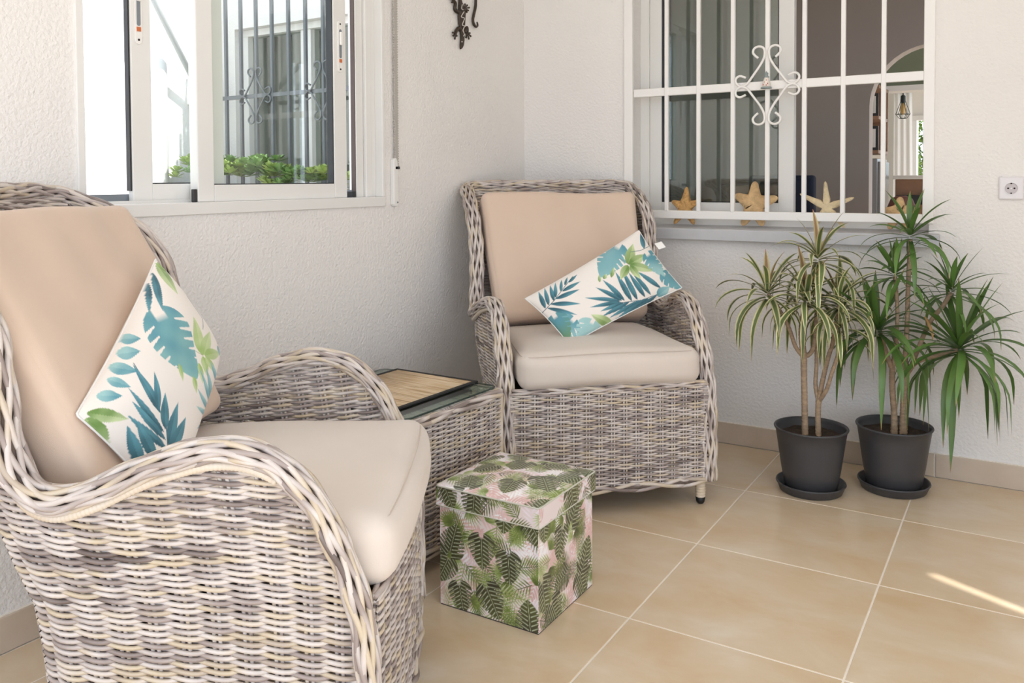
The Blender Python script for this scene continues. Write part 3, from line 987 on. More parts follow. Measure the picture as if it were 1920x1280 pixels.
G().box((-0.31, 0.24, 1.09), (0.32, 0.72, 1.115)).build('worktop', M['kitchen_wall'], ct, smooth=False, bevel=0.004)
G().box((-0.29, 0.265, 0.93), (0.0, 0.28, 0.99)).build('drawer_shadow_strip', M['black'], ct, smooth=False)  # black strip stands in for the drawer's shadow gap
vs = G()
vs.lathe([(0.0, 0.70), (0.03, 0.70), (0.05, 0.73), (0.066, 0.78), (0.066, 0.83), (0.05, 0.87), (0.02, 0.885), (0, 0.885)], sides=28)
vo = vs.build('round_vase', M['terracotta'])
vo.location = (1.49, 1.2, 0.125)
tag(vo, 'round matt brown vase just inside the barred window', 'vase')
tb = empty('inner_table', (1.45, 1.1, 0))
tag(tb, 'small wooden table inside the barred window', 'table')
G().box((-0.3, -0.25, 0.80), (0.5, 0.3, 0.825)).build('table_top', M['wood'], tb, smooth=False, bevel=0.003)
for sx in (-0.27, 0.45):
    for sy in (-0.22, 0.26):
        G().box((sx, sy, 0), (sx + 0.03, sy + 0.03, 0.80)).build('leg', M['wood'], tb, smooth=False)
nv = empty('dining_chair', (1.0, 0.95, 0))
tag(nv, 'navy high-backed chair in the dark inner room', 'chair')
G().box((-0.2, -0.04, 0.5), (0.125, 0.03, 1.115)).build('backrest', M['navy'], nv, smooth=False, bevel=0.015)
G().box((-0.2, -0.42, 0.42), (0.125, 0.0, 0.5)).build('seat', M['navy'], nv, smooth=False, bevel=0.015)
for sx in (-0.18, 0.085):
    for sy in (-0.40, -0.03):
        G().box((sx, sy, 0), (sx + 0.03, sy + 0.03, 0.42)).build('leg', M['wood'], nv, smooth=False)

# wall socket
sk = empty('wall_socket', (1.984, 0.0, 1.061))
tag(sk, 'white round two-pin power socket on the wall above the plants', 'socket')
G().box((-0.038, -0.011, -0.040), (0.038, 0.0, 0.040)).build('plate', M['socket'], sk, smooth=False, bevel=0.006)
def ring_y(prof, name, m_, par, c=(0, 0)):
    k = G().lathe(prof, sides=28, caps=False)
    kv = np.concatenate(k.v)
    return G().add(np.stack([kv[:, 0] + c[0], -kv[:, 2], kv[:, 1] + c[1]], 1), [q[::-1] for q in k.f]).build(name, m_, par, smooth=False)
ring_y([(0.0215, 0.010), (0.0215, 0.0135), (0.0195, 0.0135), (0.0185, 0.0112), (0, 0.0112)], 'socket_well', mat('socket_grey', (196, 188, 190), 0.4), sk)
ring_y([(0.0215, 0.0105), (0.0222, 0.0135), (0.0195, 0.0140), (0.0195, 0.0112)], 'socket_rim', M['socket'], sk)
for c in ((-0.0095, 0), (0.0095, 0)):
    ring_y([(0.003, 0.011), (0.003, 0.0122), (0, 0.0122)], 'pin_hole', M['hole'], sk, c)
for c in ((0, 0.0175), (0, -0.0175)):
    ring_y([(0.0028, 0.011), (0.0028, 0.0135), (0, 0.0135)], 'earth_clip', M['hole'], sk, c)
ring_y([(0.0028, 0.011), (0.0028, 0.0124), (0, 0.0124)], 'screw', M['socket'], sk)

# ------------------------------------------------------------------ wicker armchair (built once, copied)
ROW, STAKE = 0.0130, 0.062
EDGE = catmull([(0.0, 0.085), (0.0, 0.2), (0.003, 0.33), (0.022, 0.44), (0.07, 0.56), (0.12, 0.628), (0.18, 0.666), (0.25, 0.674), (0.34, 0.652), (0.42, 0.618), (0.48, 0.603),
                (0.53, 0.618), (0.562, 0.67), (0.578, 0.76), (0.592, 0.86), (0.63, 0.945), (0.70, 1.005), (0.78, 1.045), (0.835, 1.062)], 10)
iArm = int(np.argmax(np.where(EDGE[:, 0] < 0.35, EDGE[:, 1], -1)))
def yfront(z):
    return float(np.interp(z, EDGE[:iArm + 1, 1], EDGE[:iArm + 1, 0]))
def etop(y):
    return np.interp(y, EDGE[iArm:, 0], EDGE[iArm:, 1])
def yback(z):
    return float(np.interp(z, [0, 0.42, 0.60, 0.85, 1.08], [0.535, 0.56, 0.635, 0.755, 0.865]))
def hwid_(y, z):
    y = np.asarray(y, float)
    s1 = sstep(0.25, 0.55, z) * (1 - 0.55 * sstep(0.62, 0.9, z))
    b = np.exp(-((y - 0.46) / 0.17) ** 2)
    taper = 0.030 * sstep(0.35, 0.75, y) * (1 - sstep(0.5, 1.0, z))
    return 0.343 + 0.036 * s1 * b - taper + 0.012 * sstep(0.7, 1.0, z) * sstep(0.5, 0.7, y)
RC = 0.085
def half_path(z):
    """left half outline at height z from the front to the middle of the back"""
    yb_ = yback(z)
    ys_ = np.linspace(0, yb_ - RC, 26)
    xs_ = -hwid_(ys_, z)
    hx = -xs_[-1]
    p = [(x, y) for x, y in zip(xs_, ys_)]
    for a in np.linspace(0, math.pi / 2, 9)[1:]:
        p.append((-hx + RC - RC * math.cos(a), yb_ - RC + RC * math.sin(a)))
    nside = 26 + 4
    for x in np.linspace(-hx + RC, 0, 10)[1:]:
        p.append((x, yb_ + 0.012 * (1 - (x / (hx - RC)) ** 2)))
    return np.array(p), nside
NS, NB = 11, 10
def side_pts(z, v):
    p, ns = half_path(z)
    q = p[:ns]
    d = np.concatenate([[0], np.cumsum(np.linalg.norm(np.diff(q, axis=0), axis=1))])
    s = np.asarray(v) * d[-1]
    x, y = np.interp(s, d, q[:, 0]), np.interp(s, d, q[:, 1])
    return np.stack([x, y, np.full_like(x, z)], 1)
def back_pts(z, v):
    p, ns = half_path(z)
    q = p[ns - 1:]
    q = np.concatenate([q, (q[::-1] * [-1, 1])[1:]])
    d = np.concatenate([[0], np.cumsum(np.linalg.norm(np.diff(q, axis=0), axis=1))])
    s = np.asarray(v) * d[-1]
    x, y = np.interp(s, d, q[:, 0]), np.interp(s, d, q[:, 1])
    return np.stack([x, y, np.full_like(x, z)], 1)
def front_pts(z, v):
    x = -0.338 + 0.676 * np.asarray(v)
    return np.stack([x, -0.004 - 0.020 * (1 - (x / 0.338) ** 2), np.full_like(x, z)], 1)
def outward(P):
    t = np.gradient(P, axis=0)
    n_ = np.stack([-t[:, 1], t[:, 0], np.zeros(len(t))], 1)     # left of travel = outside for the left side and the back
    return n_ / (np.linalg.norm(n_, axis=1)[:, None] + 1e-12)

def runs(mask):
    out, s = [], None
    for i, m_ in enumerate(mask):
        if m_ and s is None: s = i
        if not m_ and s is not None:
            out.append((s, i)); s = None
    if s is not None: out.append((s, len(mask)))
    return [r for r in out if r[1] - r[0] >= 4]

def weave(panel_name, ptfn, N, z0, z1, keep, parent, mirror=False, flip=1.0, mode='plain'):
    """stakes (the panel's own mesh) and the strands woven through them (one sub-part: too fine to pick apart)
    plain: single strands, over one stake and under the next; twine: pairs that twist round every stake"""
    uidr = random.Random(panel_name + str(mirror))
    mx = np.array([-1, 1, 1]) if mirror else np.array([1, 1, 1])
    g = G()
    zs = np.arange(z0, z1 + 0.001, 0.02)
    for k in range(N + 1):
        v = k / N
        P = np.concatenate([ptfn(z, [v]) for z in zs])
        ok = [keep(p, z) for p, z in zip(P, zs)]
        u_id = uidr.random()
        for a, b in runs(ok):
            for of in (-0.0046, 0.0046):
                Lp = arclen(ptfn(zs[a], np.linspace(0, 1, 12)))
                dv = of / Lp
                Q = np.concatenate([ptfn(z, [min(1, max(0, v + dv))]) for z in zs[a:b]]) * mx
                g.tube(Q, 0.0038, 5, uid=u_id + of, ref=(1, 0.3, 0))
    root = g.build(panel_name, M['wicker'], parent)
    g = G()
    j = 0
    z = z0 + 0.006
    pitch = 0.0066 if mode == 'plain' else 0.0115
    rad = 0.0037 if mode == 'plain' else 0.0040
    start = uidr.random() * 3
    while z < z1:
        v = np.linspace(0, 1, N * 6 + 1)
        P = ptfn(z, v)
        n_ = outward(P) * flip
        ok = [keep(p, z) for p in P]
        for st_ in ((j,) if mode == 'plain' else (0, 1)):
            ang = np.pi * (v * N + st_)
            ph = np.cos(ang)
            Q = P + n_ * (0.0056 * np.sign(ph) * np.abs(ph) ** 0.8)[:, None]
            if mode == 'twine':
                Q[:, 2] += 0.0030 * np.sin(ang)
            Q[:, 2] += 0.0007 * np.sin(v * 9 + j * 1.7)
            for a, b in runs(ok):
                g.tube(Q[a:b] * mx, rad, 5, uid=start + j * 0.0075 + st_ % 2 * 0.004 + uidr.uniform(0, .006), flat=0.9, ref=(0, 0, 1), u0=uidr.random() * 1.5, caps=False)
        z += pitch * uidr.uniform(0.97, 1.03)
        j += 1
    o = g.build('woven_strands', M['wicker'], root)
    o['kind'] = 'stuff'
    return root

def braid(name, P, R, nst, r, turns_per_m, parent, core=True, closed=False, mat_='wicker', seed=3, wide=1.0, thin=1.0, wav=0.17):
    rr = random.Random(seed)
    n = len(P)
    t = (np.roll(P, -1, 0) - np.roll(P, 1, 0)) if closed else np.gradient(P, axis=0)
    t /= np.linalg.norm(t, axis=1)[:, None]
    N = np.zeros_like(P)
    k = np.array([1.0, 0, 0]) if abs(t[0][0]) < 0.9 else np.array([0, 0, 1.0])
    for i in range(n):
        k = k - (k @ t[i]) * t[i]
        k /= np.linalg.norm(k)
        N[i] = k
    B = np.cross(t, N)
    d = np.concatenate([[0], np.cumsum(np.linalg.norm(np.diff(P, axis=0), axis=1))])
    g = G()
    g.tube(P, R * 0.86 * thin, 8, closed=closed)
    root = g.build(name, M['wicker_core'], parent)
    for i in range(nst):
        dirn = 1 if i % 2 == 0 else -1
        a0 = 2 * math.pi * (i // 2) / (nst / 2) + (0.3 if dirn > 0 else 0)
        tw = turns_per_m * (round(turns_per_m * d[-1]) / (turns_per_m * d[-1]) if closed else 1)
        ang = a0 + dirn * 2 * math.pi * tw * d
        rad = R * (1.0 + wav * np.cos((nst / 2) * ang * 1.0 + (0 if dirn > 0 else math.pi)))
        Q = P + rad[:, None] * (wide * np.cos(ang)[:, None] * N + thin * np.sin(ang)[:, None] * B)
        g = G()
        g.tube(Q, r, 6, closed=closed, uid=rr.random(), u0=rr.random() * 4)
        g.build('strand', M[mat_], root)
    return root

def ribbed(pts, r, pitch, n_sides=10):
    """a cane wrapped with close turns: radius rises and falls with every turn"""
    L = arclen(np.asarray(pts))
    n_ = max(8, int(L / pitch * 4))
    Q = resample(pts, n_)
    s = np.linspace(0, L, n_)
    rad = r * (0.88 + 0.12 * np.abs(np.sin(np.pi * s / pitch)))
    return Q, rad

def make_chair():
    root = empty('wicker_armchair')
    keep_side = lambda p, z: p[1] >= yfront(min(z, 0.674)) - 1e-4 and (z <= etop(max(p[1], 0.25)) - 0.004) and not (z > 0.674 and p[1] < 0.5)
    weave('side_panel', side_pts, NS, 0.088, 1.055, keep_side, root, mode='twine')
    weave('side_panel', side_pts, NS, 0.088, 1.055, keep_side, root, mirror=True, mode='twine')
    weave('back_panel', back_pts, NB, 0.088, 1.062, lambda p, z: True, root, mode='twine')
    weave('front_panel', front_pts, 16, 0.088, 0.418, lambda p, z: True, root, flip=-1.0)
    # thick plaited border: front post, arm, wing, top of the back and down again
    left = []
    for (y, z) in EDGE[::2]:
        left.append((-float(hwid_(y, z)) - 0.004, y, z))
    xw = left[-1][0]
    left += [(xw + 0.012, 0.862, 1.071), (xw + 0.045, 0.878, 1.076)]
    left = np.array(left)
    top = np.array([(x, 0.882 + 0.008 * (1 - (x / 0.3) ** 2), 1.078) for x in np.linspace(xw + 0.09, 0, 8)])
    half = np.concatenate([left, top])
    path = np.concatenate([half, (half[::-1] * [-1, 1, 1])[1:]])
    path = resample(catmull(path, 3), 420)
    braid('braided_border', path, 0.0190, 16, 0.0052, 1.25, root, wide=1.25, thin=0.88, wav=0.09)
    # lower rim
    zb = 0.088
    rim = side_pts(zb, np.linspace(0.03, 1, 30))
    bk = back_pts(zb, np.linspace(0, 1, 30))[1:-1]
    fr2 = front_pts(zb, np.linspace(0.02, 0.98, 24))[::-1]
    loop = np.concatenate([rim, bk, (rim * [-1, 1, 1])[::-1], fr2])
    loop = resample(np.concatenate([loop, loop[:1]]), 261)[:-1]
    sm = loop.copy()
    for _ in range(2):
        sm = (np.roll(sm, 1, 0) + sm * 2 + np.roll(sm, -1, 0)) / 4
    braid('base_rim', sm, 0.010, 4, 0.0062, 3.2, root, closed=True, seed=5)
    # rolled upper edge of the front
    fp = front_pts(0.418, np.linspace(0.01, 0.99, 40))
    braid('seat_edge', fp, 0.006, 4, 0.0052, 4.0, root, seed=8)
    # pale wrapped canes under the arms
    for sx in (-1, 1):
        sel = EDGE[(EDGE[:, 0] > 0.14) & (EDGE[:, 0] < 0.575) & (EDGE[:, 1] < 0.70)]
        pth = [(sx * (float(hwid_(y, z)) + 0.012), y, z - 0.024) for y, z in sel]
        Q, rad = ribbed(pth, 0.0080, 0.0065)
        G().tube(Q, rad, 8, uid=0.3).build('wrapped_cane', M['wicker_pale'], root)
    # seat deck
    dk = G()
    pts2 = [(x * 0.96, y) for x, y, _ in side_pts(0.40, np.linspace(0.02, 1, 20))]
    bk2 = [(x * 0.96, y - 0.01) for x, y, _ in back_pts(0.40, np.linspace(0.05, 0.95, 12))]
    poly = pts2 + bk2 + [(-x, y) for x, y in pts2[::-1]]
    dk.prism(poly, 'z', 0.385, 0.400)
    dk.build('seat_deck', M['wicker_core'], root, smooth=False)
    for sx, sy in ((-1, 0.016), (1, 0.016), (-0.88, 0.49), (0.88, 0.49)):
        lx = sx * 0.322
        Q, rad = ribbed([(lx, sy, 0.022), (lx, sy, 0.09)], 0.019, 0.0095)
        rad = rad * np.linspace(0.88, 1.05, len(rad))
        lg = G().tube(Q, rad, 14, uid=0.7).build('leg', M['wicker_pale'], root)
        G().lathe([(0.0, 0.0), (0.009, 0.001), (0.0145, 0.008), (0.0165, 0.024), (0.0, 0.024)], c=(lx, sy, 0), sides=16).build('rubber_foot', M['rubber'], lg)
    return root

PA, AA = (0.872, -0.921), math.radians(42.5)
PB, AB = (0.959, -2.125), math.radians(122)
chA = make_chair()
chA.location = (*PA, 0)
chA.rotation_euler = (0, 0, AA)
tag(chA, 'high-backed grey wicker armchair in the room corner, beside the potted plants', 'armchair', 'wicker armchairs')
index_kids()
chB = copy_tree(chA)
chB.location = (*PB, 0)
chB.rotation_euler = (0, 0, AB)
tag(chB, 'high-backed grey wicker armchair in front, seen from its side below the sliding window', 'armchair', 'wicker armchairs')

def loc2w(P0, a, p):
    c, s = math.cos(a), math.sin(a)
    p = np.asarray(p, float).reshape(-1, 3)
    return np.stack([P0[0] + c * p[:, 0] - s * p[:, 1], P0[1] + s * p[:, 0] + c * p[:, 1], p[:, 2]], 1)

# ------------------------------------------------------------------ cushions
def rounded_block(hx, hy, hz, rad, n=18, puff=(0, 0, 0), seed=1, wrinkle=0.003):
    """cube-sphere grid pushed to a rounded, slightly puffed block (upholstery)"""
    rs = np.random.RandomState(seed)
    V, F = [], []
    L = np.linspace(-1, 1, n)
    L = np.sign(L) * (1 - (1 - np.abs(L)) ** 1.25)
    cnt = 0
    for ax in range(3):
        for sg in (-1, 1):
            A, B = np.meshgrid(L, L, indexing='ij')
            P = np.zeros((n, n, 3))
            P[..., ax] = sg
            P[..., (ax + 1) % 3] = A
            P[..., (ax + 2) % 3] = B
            V.append(P.reshape(-1, 3))
            for i in range(n - 1):
                for j in range(n - 1):
                    q = (cnt + i * n + j, cnt + (i + 1) * n + j, cnt + (i + 1) * n + j + 1, cnt + i * n + j + 1)
                    F.append(q if sg > 0 else q[::-1])
            cnt += n * n
    V = np.concatenate(V)
    H = np.array([hx, hy, hz])
    W = V * H
    inner = np.clip(W, -(H - rad), H - rad)
    d = W - inner
    ln = np.linalg.norm(d, axis=1)[:, None]
    W = inner + np.where(ln > 1e-9, d / (ln + 1e-12) * rad, 0)
    for ax in range(3):
        o1, o2 = (ax + 1) % 3, (ax + 2) % 3
        W[:, ax] += puff[ax] * V[:, ax] * (1 - V[:, o1] ** 2) * (1 - V[:, o2] ** 2)
    for k in range(7):
        f = rs.uniform(4, 16, 3)
        p = rs.uniform(0, 6, 3)
        W += wrinkle / 4 * np.sin(W[:, [1, 2, 0]] * f + p) * np.sin(W[:, [2, 0, 1]] * f[::-1] + p[::-1])
    return W, F

def soft(name, W, F, m_, P0, a, origin, label, cat, group, seam=None, tf=None):
    Wt = tf(W) if tf else W
    ow = loc2w(P0, a, [origin])[0]
    g = G().add(loc2w(P0, a, Wt), F)
    root = g.build(name, m_, None, loc=tuple(ow), fix=True)
    tag(root, label, cat, group)
    if seam is not None:
        sp_ = tf(seam) if tf else seam
        s = G().tube(loc2w(P0, a, sp_) - ow, 0.0012, 5, closed=True).build('seam', M['seam'], root)
    return root

def loop_rect(hx, hy, rad, z, n=10):
    p = []
    for cx, cy, a0 in ((hx - rad, hy - rad, 0), (-hx + rad, hy - rad, 90), (-hx + rad, -hy + rad, 180), (hx - rad, -hy + rad, 270)):
        for t in np.linspace(0, 90, n):
            a = math.radians(a0 + t)
            p.append((cx + rad * math.cos(a), cy + rad * math.sin(a), z))
    return resample(np.array(p + p[:1]), 120)[:-1]

def seat_tf(W):
    W = W.copy()
    t = np.clip((W[:, 1] + 0.27) / 0.54, 0, 1)
    W[:, 0] *= 1 - 0.10 * t
    W[:, 1] += -0.018 * (1 - (W[:, 0] / 0.31) ** 2) * (1 - t)     # bowed nose
    W[:, 2] += 0.004 * np.cos(W[:, 0] * 9)
    return W + [0, 0.245, 0.482]
for (P0, a, lb, sd) in ((PA, AA, 'beige seat cushion of the wicker armchair in the corner', 2), (PB, AB, 'beige seat cushion of the wicker armchair in front', 6)):
    W, F = rounded_block(0.312, 0.272, 0.062, 0.042, 30, (0.004, 0.018, 0.012), sd, 0.005)
    soft('seat_cushion', W, F, M['seat_cushion'], P0, a, (0, 0.245, 0.42), lb, 'cushion', 'seat cushions', loop_rect(0.300, 0.262, 0.04, 0.0515), seat_tf)
def back_tf(W):
    W = W.copy()
    # local block: x width, y thickness, z height; lean back
    k = np.clip((W[:, 2] + 0.27) / 0.54, 0, 1)
    W[:, 0] *= 0.91 + 0.09 * k
    c, s = math.cos(math.radians(-27)), math.sin(math.radians(-27))
    y, z = W[:, 1] * c - W[:, 2] * s, W[:, 1] * s + W[:, 2] * c
    bow = 0.018 * (1 - (W[:, 0] / 0.31) ** 2)
    folds = 0.0035 * np.sin(W[:, 0] * 34 + 1.2 * np.sin(W[:, 2] * 7)) * np.clip(-W[:, 1] / 0.05, 0, 1)
    return np.stack([W[:, 0], y + bow + folds + 0.598, z + 0.794], 1)
for (P0, a, lb, sd) in ((PA, AA, 'tall peach-beige back cushion of the wicker armchair in the corner', 3), (PB, AB, 'tall peach-beige back cushion of the wicker armchair in front', 4)):
    W, F = rounded_block(0.322, 0.055, 0.270, 0.030, 44, (0.004, 0.02, -0.006), sd, 0.006)
    soft('back_cushion', W, F, M['cushion'], P0, a, (0, 0.45, 0.55), lb, 'cushion', 'back cushions', None, back_tf)

# ------------------------------------------------------------------ printed patterns (flat print, worked out per vertex)
class Canvas:
    def __init__(s, X, Y, bgc, unit=1.0):
        s.X, s.Y = np.asarray(X, float), np.asarray(Y, float)
        s.c = np.tile(np.array(lin(bgc)), (s.X.size, 1)).reshape(*s.X.shape, 3)
        s.u = unit
    def near(s, a, b, pad):
        """flat indices of the vertices around the segment a-b"""
        x0, x1 = min(a[0], b[0]) - pad, max(a[0], b[0]) + pad
        y0, y1 = min(a[1], b[1]) - pad, max(a[1], b[1]) + pad
        return np.nonzero(((s.X > x0) & (s.X < x1) & (s.Y > y0) & (s.Y < y1)).ravel())[0]
    def put(s, idx, mask, col):
        m_ = np.clip(mask, 0, 1)[:, None]
        f = s.c.reshape(-1, 3)
        f[idx] = f[idx] * (1 - m_) + col * m_
    def mott(s, x, y, f, seed):
        r = np.random.RandomState(seed)
        n = 0
        for k in range(4):
            a = r.uniform(0, 6.28)
            n = n + np.sin((x * math.cos(a) + y * math.sin(a)) * f * r.uniform(0.6, 2.2) + r.uniform(0, 6))
        return n / 4
    def frame(s, p0, p1, pad):
        idx = s.near(p0, p1, pad)
        d = np.array(p1, float) - np.array(p0, float)
        L = np.hypot(*d)
        d = d / L
        X, Y = s.X.ravel()[idx], s.Y.ravel()[idx]
        x, y = X - p0[0], Y - p0[1]
        return idx, X, Y, (x * d[0] + y * d[1]) / L, (-x * d[1] + y * d[0]) / L, L
    def leaf(s, p0, p1, w_, c0, c1, bend=0.0, pw=0.75):
        idx, X, Y, t, q, L = s.frame(p0, p1, w_ * 1.3)
        if not len(idx):
            return
        tt = np.clip(t, 0, 1)
        h = (w_ / L) * np.sin(np.pi * tt ** pw)
        soft_ = 0.7 * s.u / L
        mask = np.clip((h - np.abs(q)) / soft_ + 0.5, 0, 1) * (t > 0) * (t < 1)
        k = np.clip(0.5 + 0.9 * (t - 0.5) + 0.35 * s.mott(X, Y, 0.09 / s.u, int(L * 7 / s.u) % 97) + 0.15 * np.sign(q), 0, 1)[:, None]
        s.put(idx, mask, np.array(lin(c0)) * (1 - k) + np.array(lin(c1)) * k)
    def line(s, pts, w_, col):
        for a, b in zip(pts[:-1], pts[1:]):
            idx, X, Y, t, q, L = s.frame(a, b, w_ * 3)
            if not len(idx):
                continue
            d = np.hypot(np.maximum(0, np.maximum(-t, t - 1)), q) * L
            s.put(idx, np.clip((w_ - d) / (0.8 * s.u) + 0.5, 0, 1), np.array(lin(col)))
    def monstera(s, p0, p1, wid, c0, c1, nsl=4, stripe=None):
        """p0 stalk, p1 tip; heart outline, slits cut in from the edge"""
        L0 = math.hypot(p1[0] - p0[0], p1[1] - p0[1])
        idx, X, Y, t, q, L = s.frame(p0, p1, wid * 1.1 + L0 * 0.15)
        if not len(idx):
            return
        tt = np.clip((t + 0.12) / 1.12, 0, 1)
        h = (wid / L) * np.sin(np.pi * tt ** 0.62) ** 0.72
        notch = np.clip((0.10 - t) / 0.1, 0, 1) * np.clip((0.09 - np.abs(q)) / 0.02, 0, 1)
        soft_ = 0.8 * s.u / L
        mask = np.clip((h - np.abs(q)) / soft_ + 0.5, 0, 1) * (t > -0.12) * (t < 1) * (1 - notch)
        qa = np.abs(q)
        wl_ = wid / L
        for k in range(nsl):
            tk = 0.05 + 0.75 * k / nsl
            dl = (t - tk) - 0.45 * qa
            wsl = 0.010 + 0.045 * np.clip(qa / wl_ - 0.45, 0, 1)
            gap = np.clip((wsl - np.abs(dl)) / (0.6 * soft_) + 0.5, 0, 1) * (qa > 0.5 * wl_)
            mask = mask * (1 - gap)
        kk = np.clip(0.5 + 0.7 * (t - 0.5) + 0.4 * s.mott(X, Y, 0.07 / s.u, int(L * 13 / s.u) % 89), 0, 1)[:, None]
        s.put(idx, mask, np.array(lin(c0)) * (1 - kk) + np.array(lin(c1)) * kk)
        if stripe:
            ph = (t - 0.45 * qa) * nsl / 0.75 * 2 * np.pi
            st_ = np.clip(np.cos(ph) - 0.45, 0, 1) * 2.0 * (qa > 0.05) * mask * np.clip(1.15 - qa / wl_, 0, 1)
            s.put(idx, st_ * 0.85, np.array(lin(stripe)))
            s.put(idx, np.clip((0.012 - qa) / 0.01, 0, 1) * mask, np.array(lin(stripe)))
    def fan(s, c, ang, spread, L, n, w_, c0, c1):
        for k in range(n):
            a = ang + spread * (k / (n - 1) - 0.5)
            l = L * (1 - 0.25 * abs(k / (n - 1) - 0.5) * 2)
            s.leaf(c, (c[0] + l * math.cos(a), c[1] + l * math.sin(a)), w_, c0, c1)
    def frond(s, p0, p1, n, L, w_, c0, c1, bend=0.15, stem=None):
        p0, p1 = np.array(p0, float), np.array(p1, float)
        d = p1 - p0
        a = math.atan2(d[1], d[0])
        if stem:
            s.line([tuple(p0), tuple(p1)], 0.8 * s.u, stem)
        for k in range(n):
            t = (k + 0.5) / n
            b = p0 + d * t
            l = L * (0.55 + 0.6 * math.sin(math.pi * min(1, t + 0.15)))
            for sg in (-1, 1):
                aa = a + sg * (0.95 - 0.45 * t)
                s.leaf(tuple(b), (b[0] + l * math.cos(aa), b[1] + l * math.sin(aa)), w_, c0, c1)

TD, TM, TL_ = (50, 94, 108), (92, 152, 166), (158, 200, 200)
GD, GM, GL_ = (112, 146, 76), (158, 188, 106), (206, 220, 170)
CREAM = (240, 232, 224)

def pillow_print_a(c):
    c.monstera((645, 268), (578, 392), 62, TM, TL_, nsl=5)
    c.monstera((470, 560), (395, 640), 52, TM, TL_, nsl=4)
    c.monstera((545, 570), (500, 655), 52, TL_, (176, 210, 206), nsl=4)
    c.monstera((400, 545), (455, 640), 44, TM, GD, nsl=4)
    c.line([(345, 537), (400, 480), (470, 385)], 1.2, TD)
    for a, b, w_ in (((365, 512), (343, 440), 9), ((378, 500), (365, 425), 8), ((398, 482), (385, 415), 8), ((405, 470), (405, 405), 7), ((425, 445), (428, 395), 6), ((440, 420), (450, 385), 5),
                     ((455, 410), (487, 378), 6), ((430, 445), (500, 408), 8), ((405, 475), (497, 440), 9), ((385, 495), (500, 497), 9), ((372, 510), (487, 540), 8)):
        c.leaf(a, b, w_, TD, TM)
    c.line([(830, 452), (740, 487), (660, 496), (640, 490)], 1.3, TD)
    for a, b, w_ in (((655, 490), (515, 473), 8), ((662, 488), (558, 432), 9), ((672, 488), (585, 402), 10), ((700, 490), (636, 372), 11), ((722, 486), (662, 362), 11), ((752, 475), (688, 372), 10), ((775, 466), (700, 366), 9), ((814, 437), (722, 368), 10),
                     ((655, 494), (535, 512), 8), ((668, 496), (575, 530), 8), ((690, 494), (582, 550), 9), ((735, 487), (610, 556), 9), ((765, 478), (632, 566), 10), ((800, 465), (662, 572), 10)):
        c.leaf(a, b, w_, TD, TM)
    for a, b, w_ in (((688, 342), (708, 258), 21), ((690, 342), (765, 300), 19), ((692, 342), (802, 368), 17), ((688, 345), (655, 405), 17), ((695, 345), (738, 402), 14), ((620, 395), (632, 352), 8), ((590, 400), (602, 378), 8), ((575, 412), (572, 380), 6)):
        c.leaf(a, b, w_, GD, GL_)
    c.line([(690, 342), (655, 318)], 0.9, (120, 120, 100))
    c.leaf((628, 584), (540, 540), 19, GD, GL_)
    c.leaf((632, 588), (570, 628), 14, GD, GM)
    c.line([(655, 570), (600, 622)], 1.0, GD)
    c.leaf((756, 278), (738, 212), 10, TM, TD)
    c.line([(700, 292), (740, 285), (775, 268)], 1.0, TD)
    c.monstera((770, 300), (830, 390), 34, TM, TL_, nsl=4)
    c.monstera((830, 380), (905, 440), 34, TM, (120, 172, 178), nsl=3)
    c.leaf((800, 470), (850, 430), 20, TM, TL_)

def pillow_print_b(c):
    c.leaf((618, 305), (695, 440), 22, GD, GL_)
    c.leaf((625, 300), (660, 340), 14, GM, GD)
    c.leaf((598, 352), (616, 525), 17, TD, TM)
    c.leaf((574, 400), (560, 535), 14, TD, TM)
    c.line([(560, 440), (600, 352)], 1.0, TD)
    c.monstera((600, 540), (720, 812), 92, TM, (134, 186, 184), nsl=5)
    for a, b, w_ in (((770, 705), (745, 532), 24), ((772, 702), (822, 585), 24), ((778, 705), (868, 676), 26), ((768, 708), (770, 800), 16), ((780, 708), (822, 790), 16), ((740, 740), (745, 830), 12), ((705, 800), (715, 870), 10), ((655, 745), (658, 822), 8)):
        c.leaf(a, b, w_, GM, GL_)
    c.line([(740, 430), (795, 530), (785, 585)], 1.2, TD)
    c.line([(770, 705), (735, 685)], 0.9, GD)
    for a, b, w_ in (((520, 640), (440, 640), 22), ((515, 690), (430, 700), 26), ((500, 770), (400, 745), 24), ((470, 830), (395, 790), 18), ((440, 860), (360, 850), 22)):
        c.leaf(b, a, w_, TL_, TM)
    c.line([(574, 1100), (582, 980), (540, 860), (488, 738)], 1.6, TD)
    for a, b, w_ in (((565, 935), (484, 740), 14), ((560, 930), (555, 775), 12), ((578, 1000), (586, 860), 16), ((580, 1060), (636, 900), 18), ((578, 1095), (662, 960), 20), ((570, 1010), (460, 830), 12), ((572, 1040), (468, 880), 13), ((572, 1075), (450, 930), 15),
                     ((530, 1110), (480, 960), 20), ((480, 1130), (448, 970), 24), ((600, 1120), (720, 1070), 16)):
        c.leaf(a, b, w_, TD, TM)
    c.leaf((330, 908), (455, 948), 26, GD, GL_)
    c.leaf((328, 925), (375, 1075), 40, GD, GL_)
    for a, b, w_ in (((780, 975), (712, 920), 12), ((776, 988), (704, 1012), 14), ((785, 960), (720, 850), 10), ((795, 940), (735, 760), 9), ((800, 920), (770, 760), 12), ((830, 820), (800, 730), 12), ((860, 640), (878, 700), 14), ((775, 1010), (750, 1080), 9)):
        c.leaf(a, b, w_, TM, TL_)
    c.line([(775, 1010), (800, 920), (850, 760)], 1.2, TD)

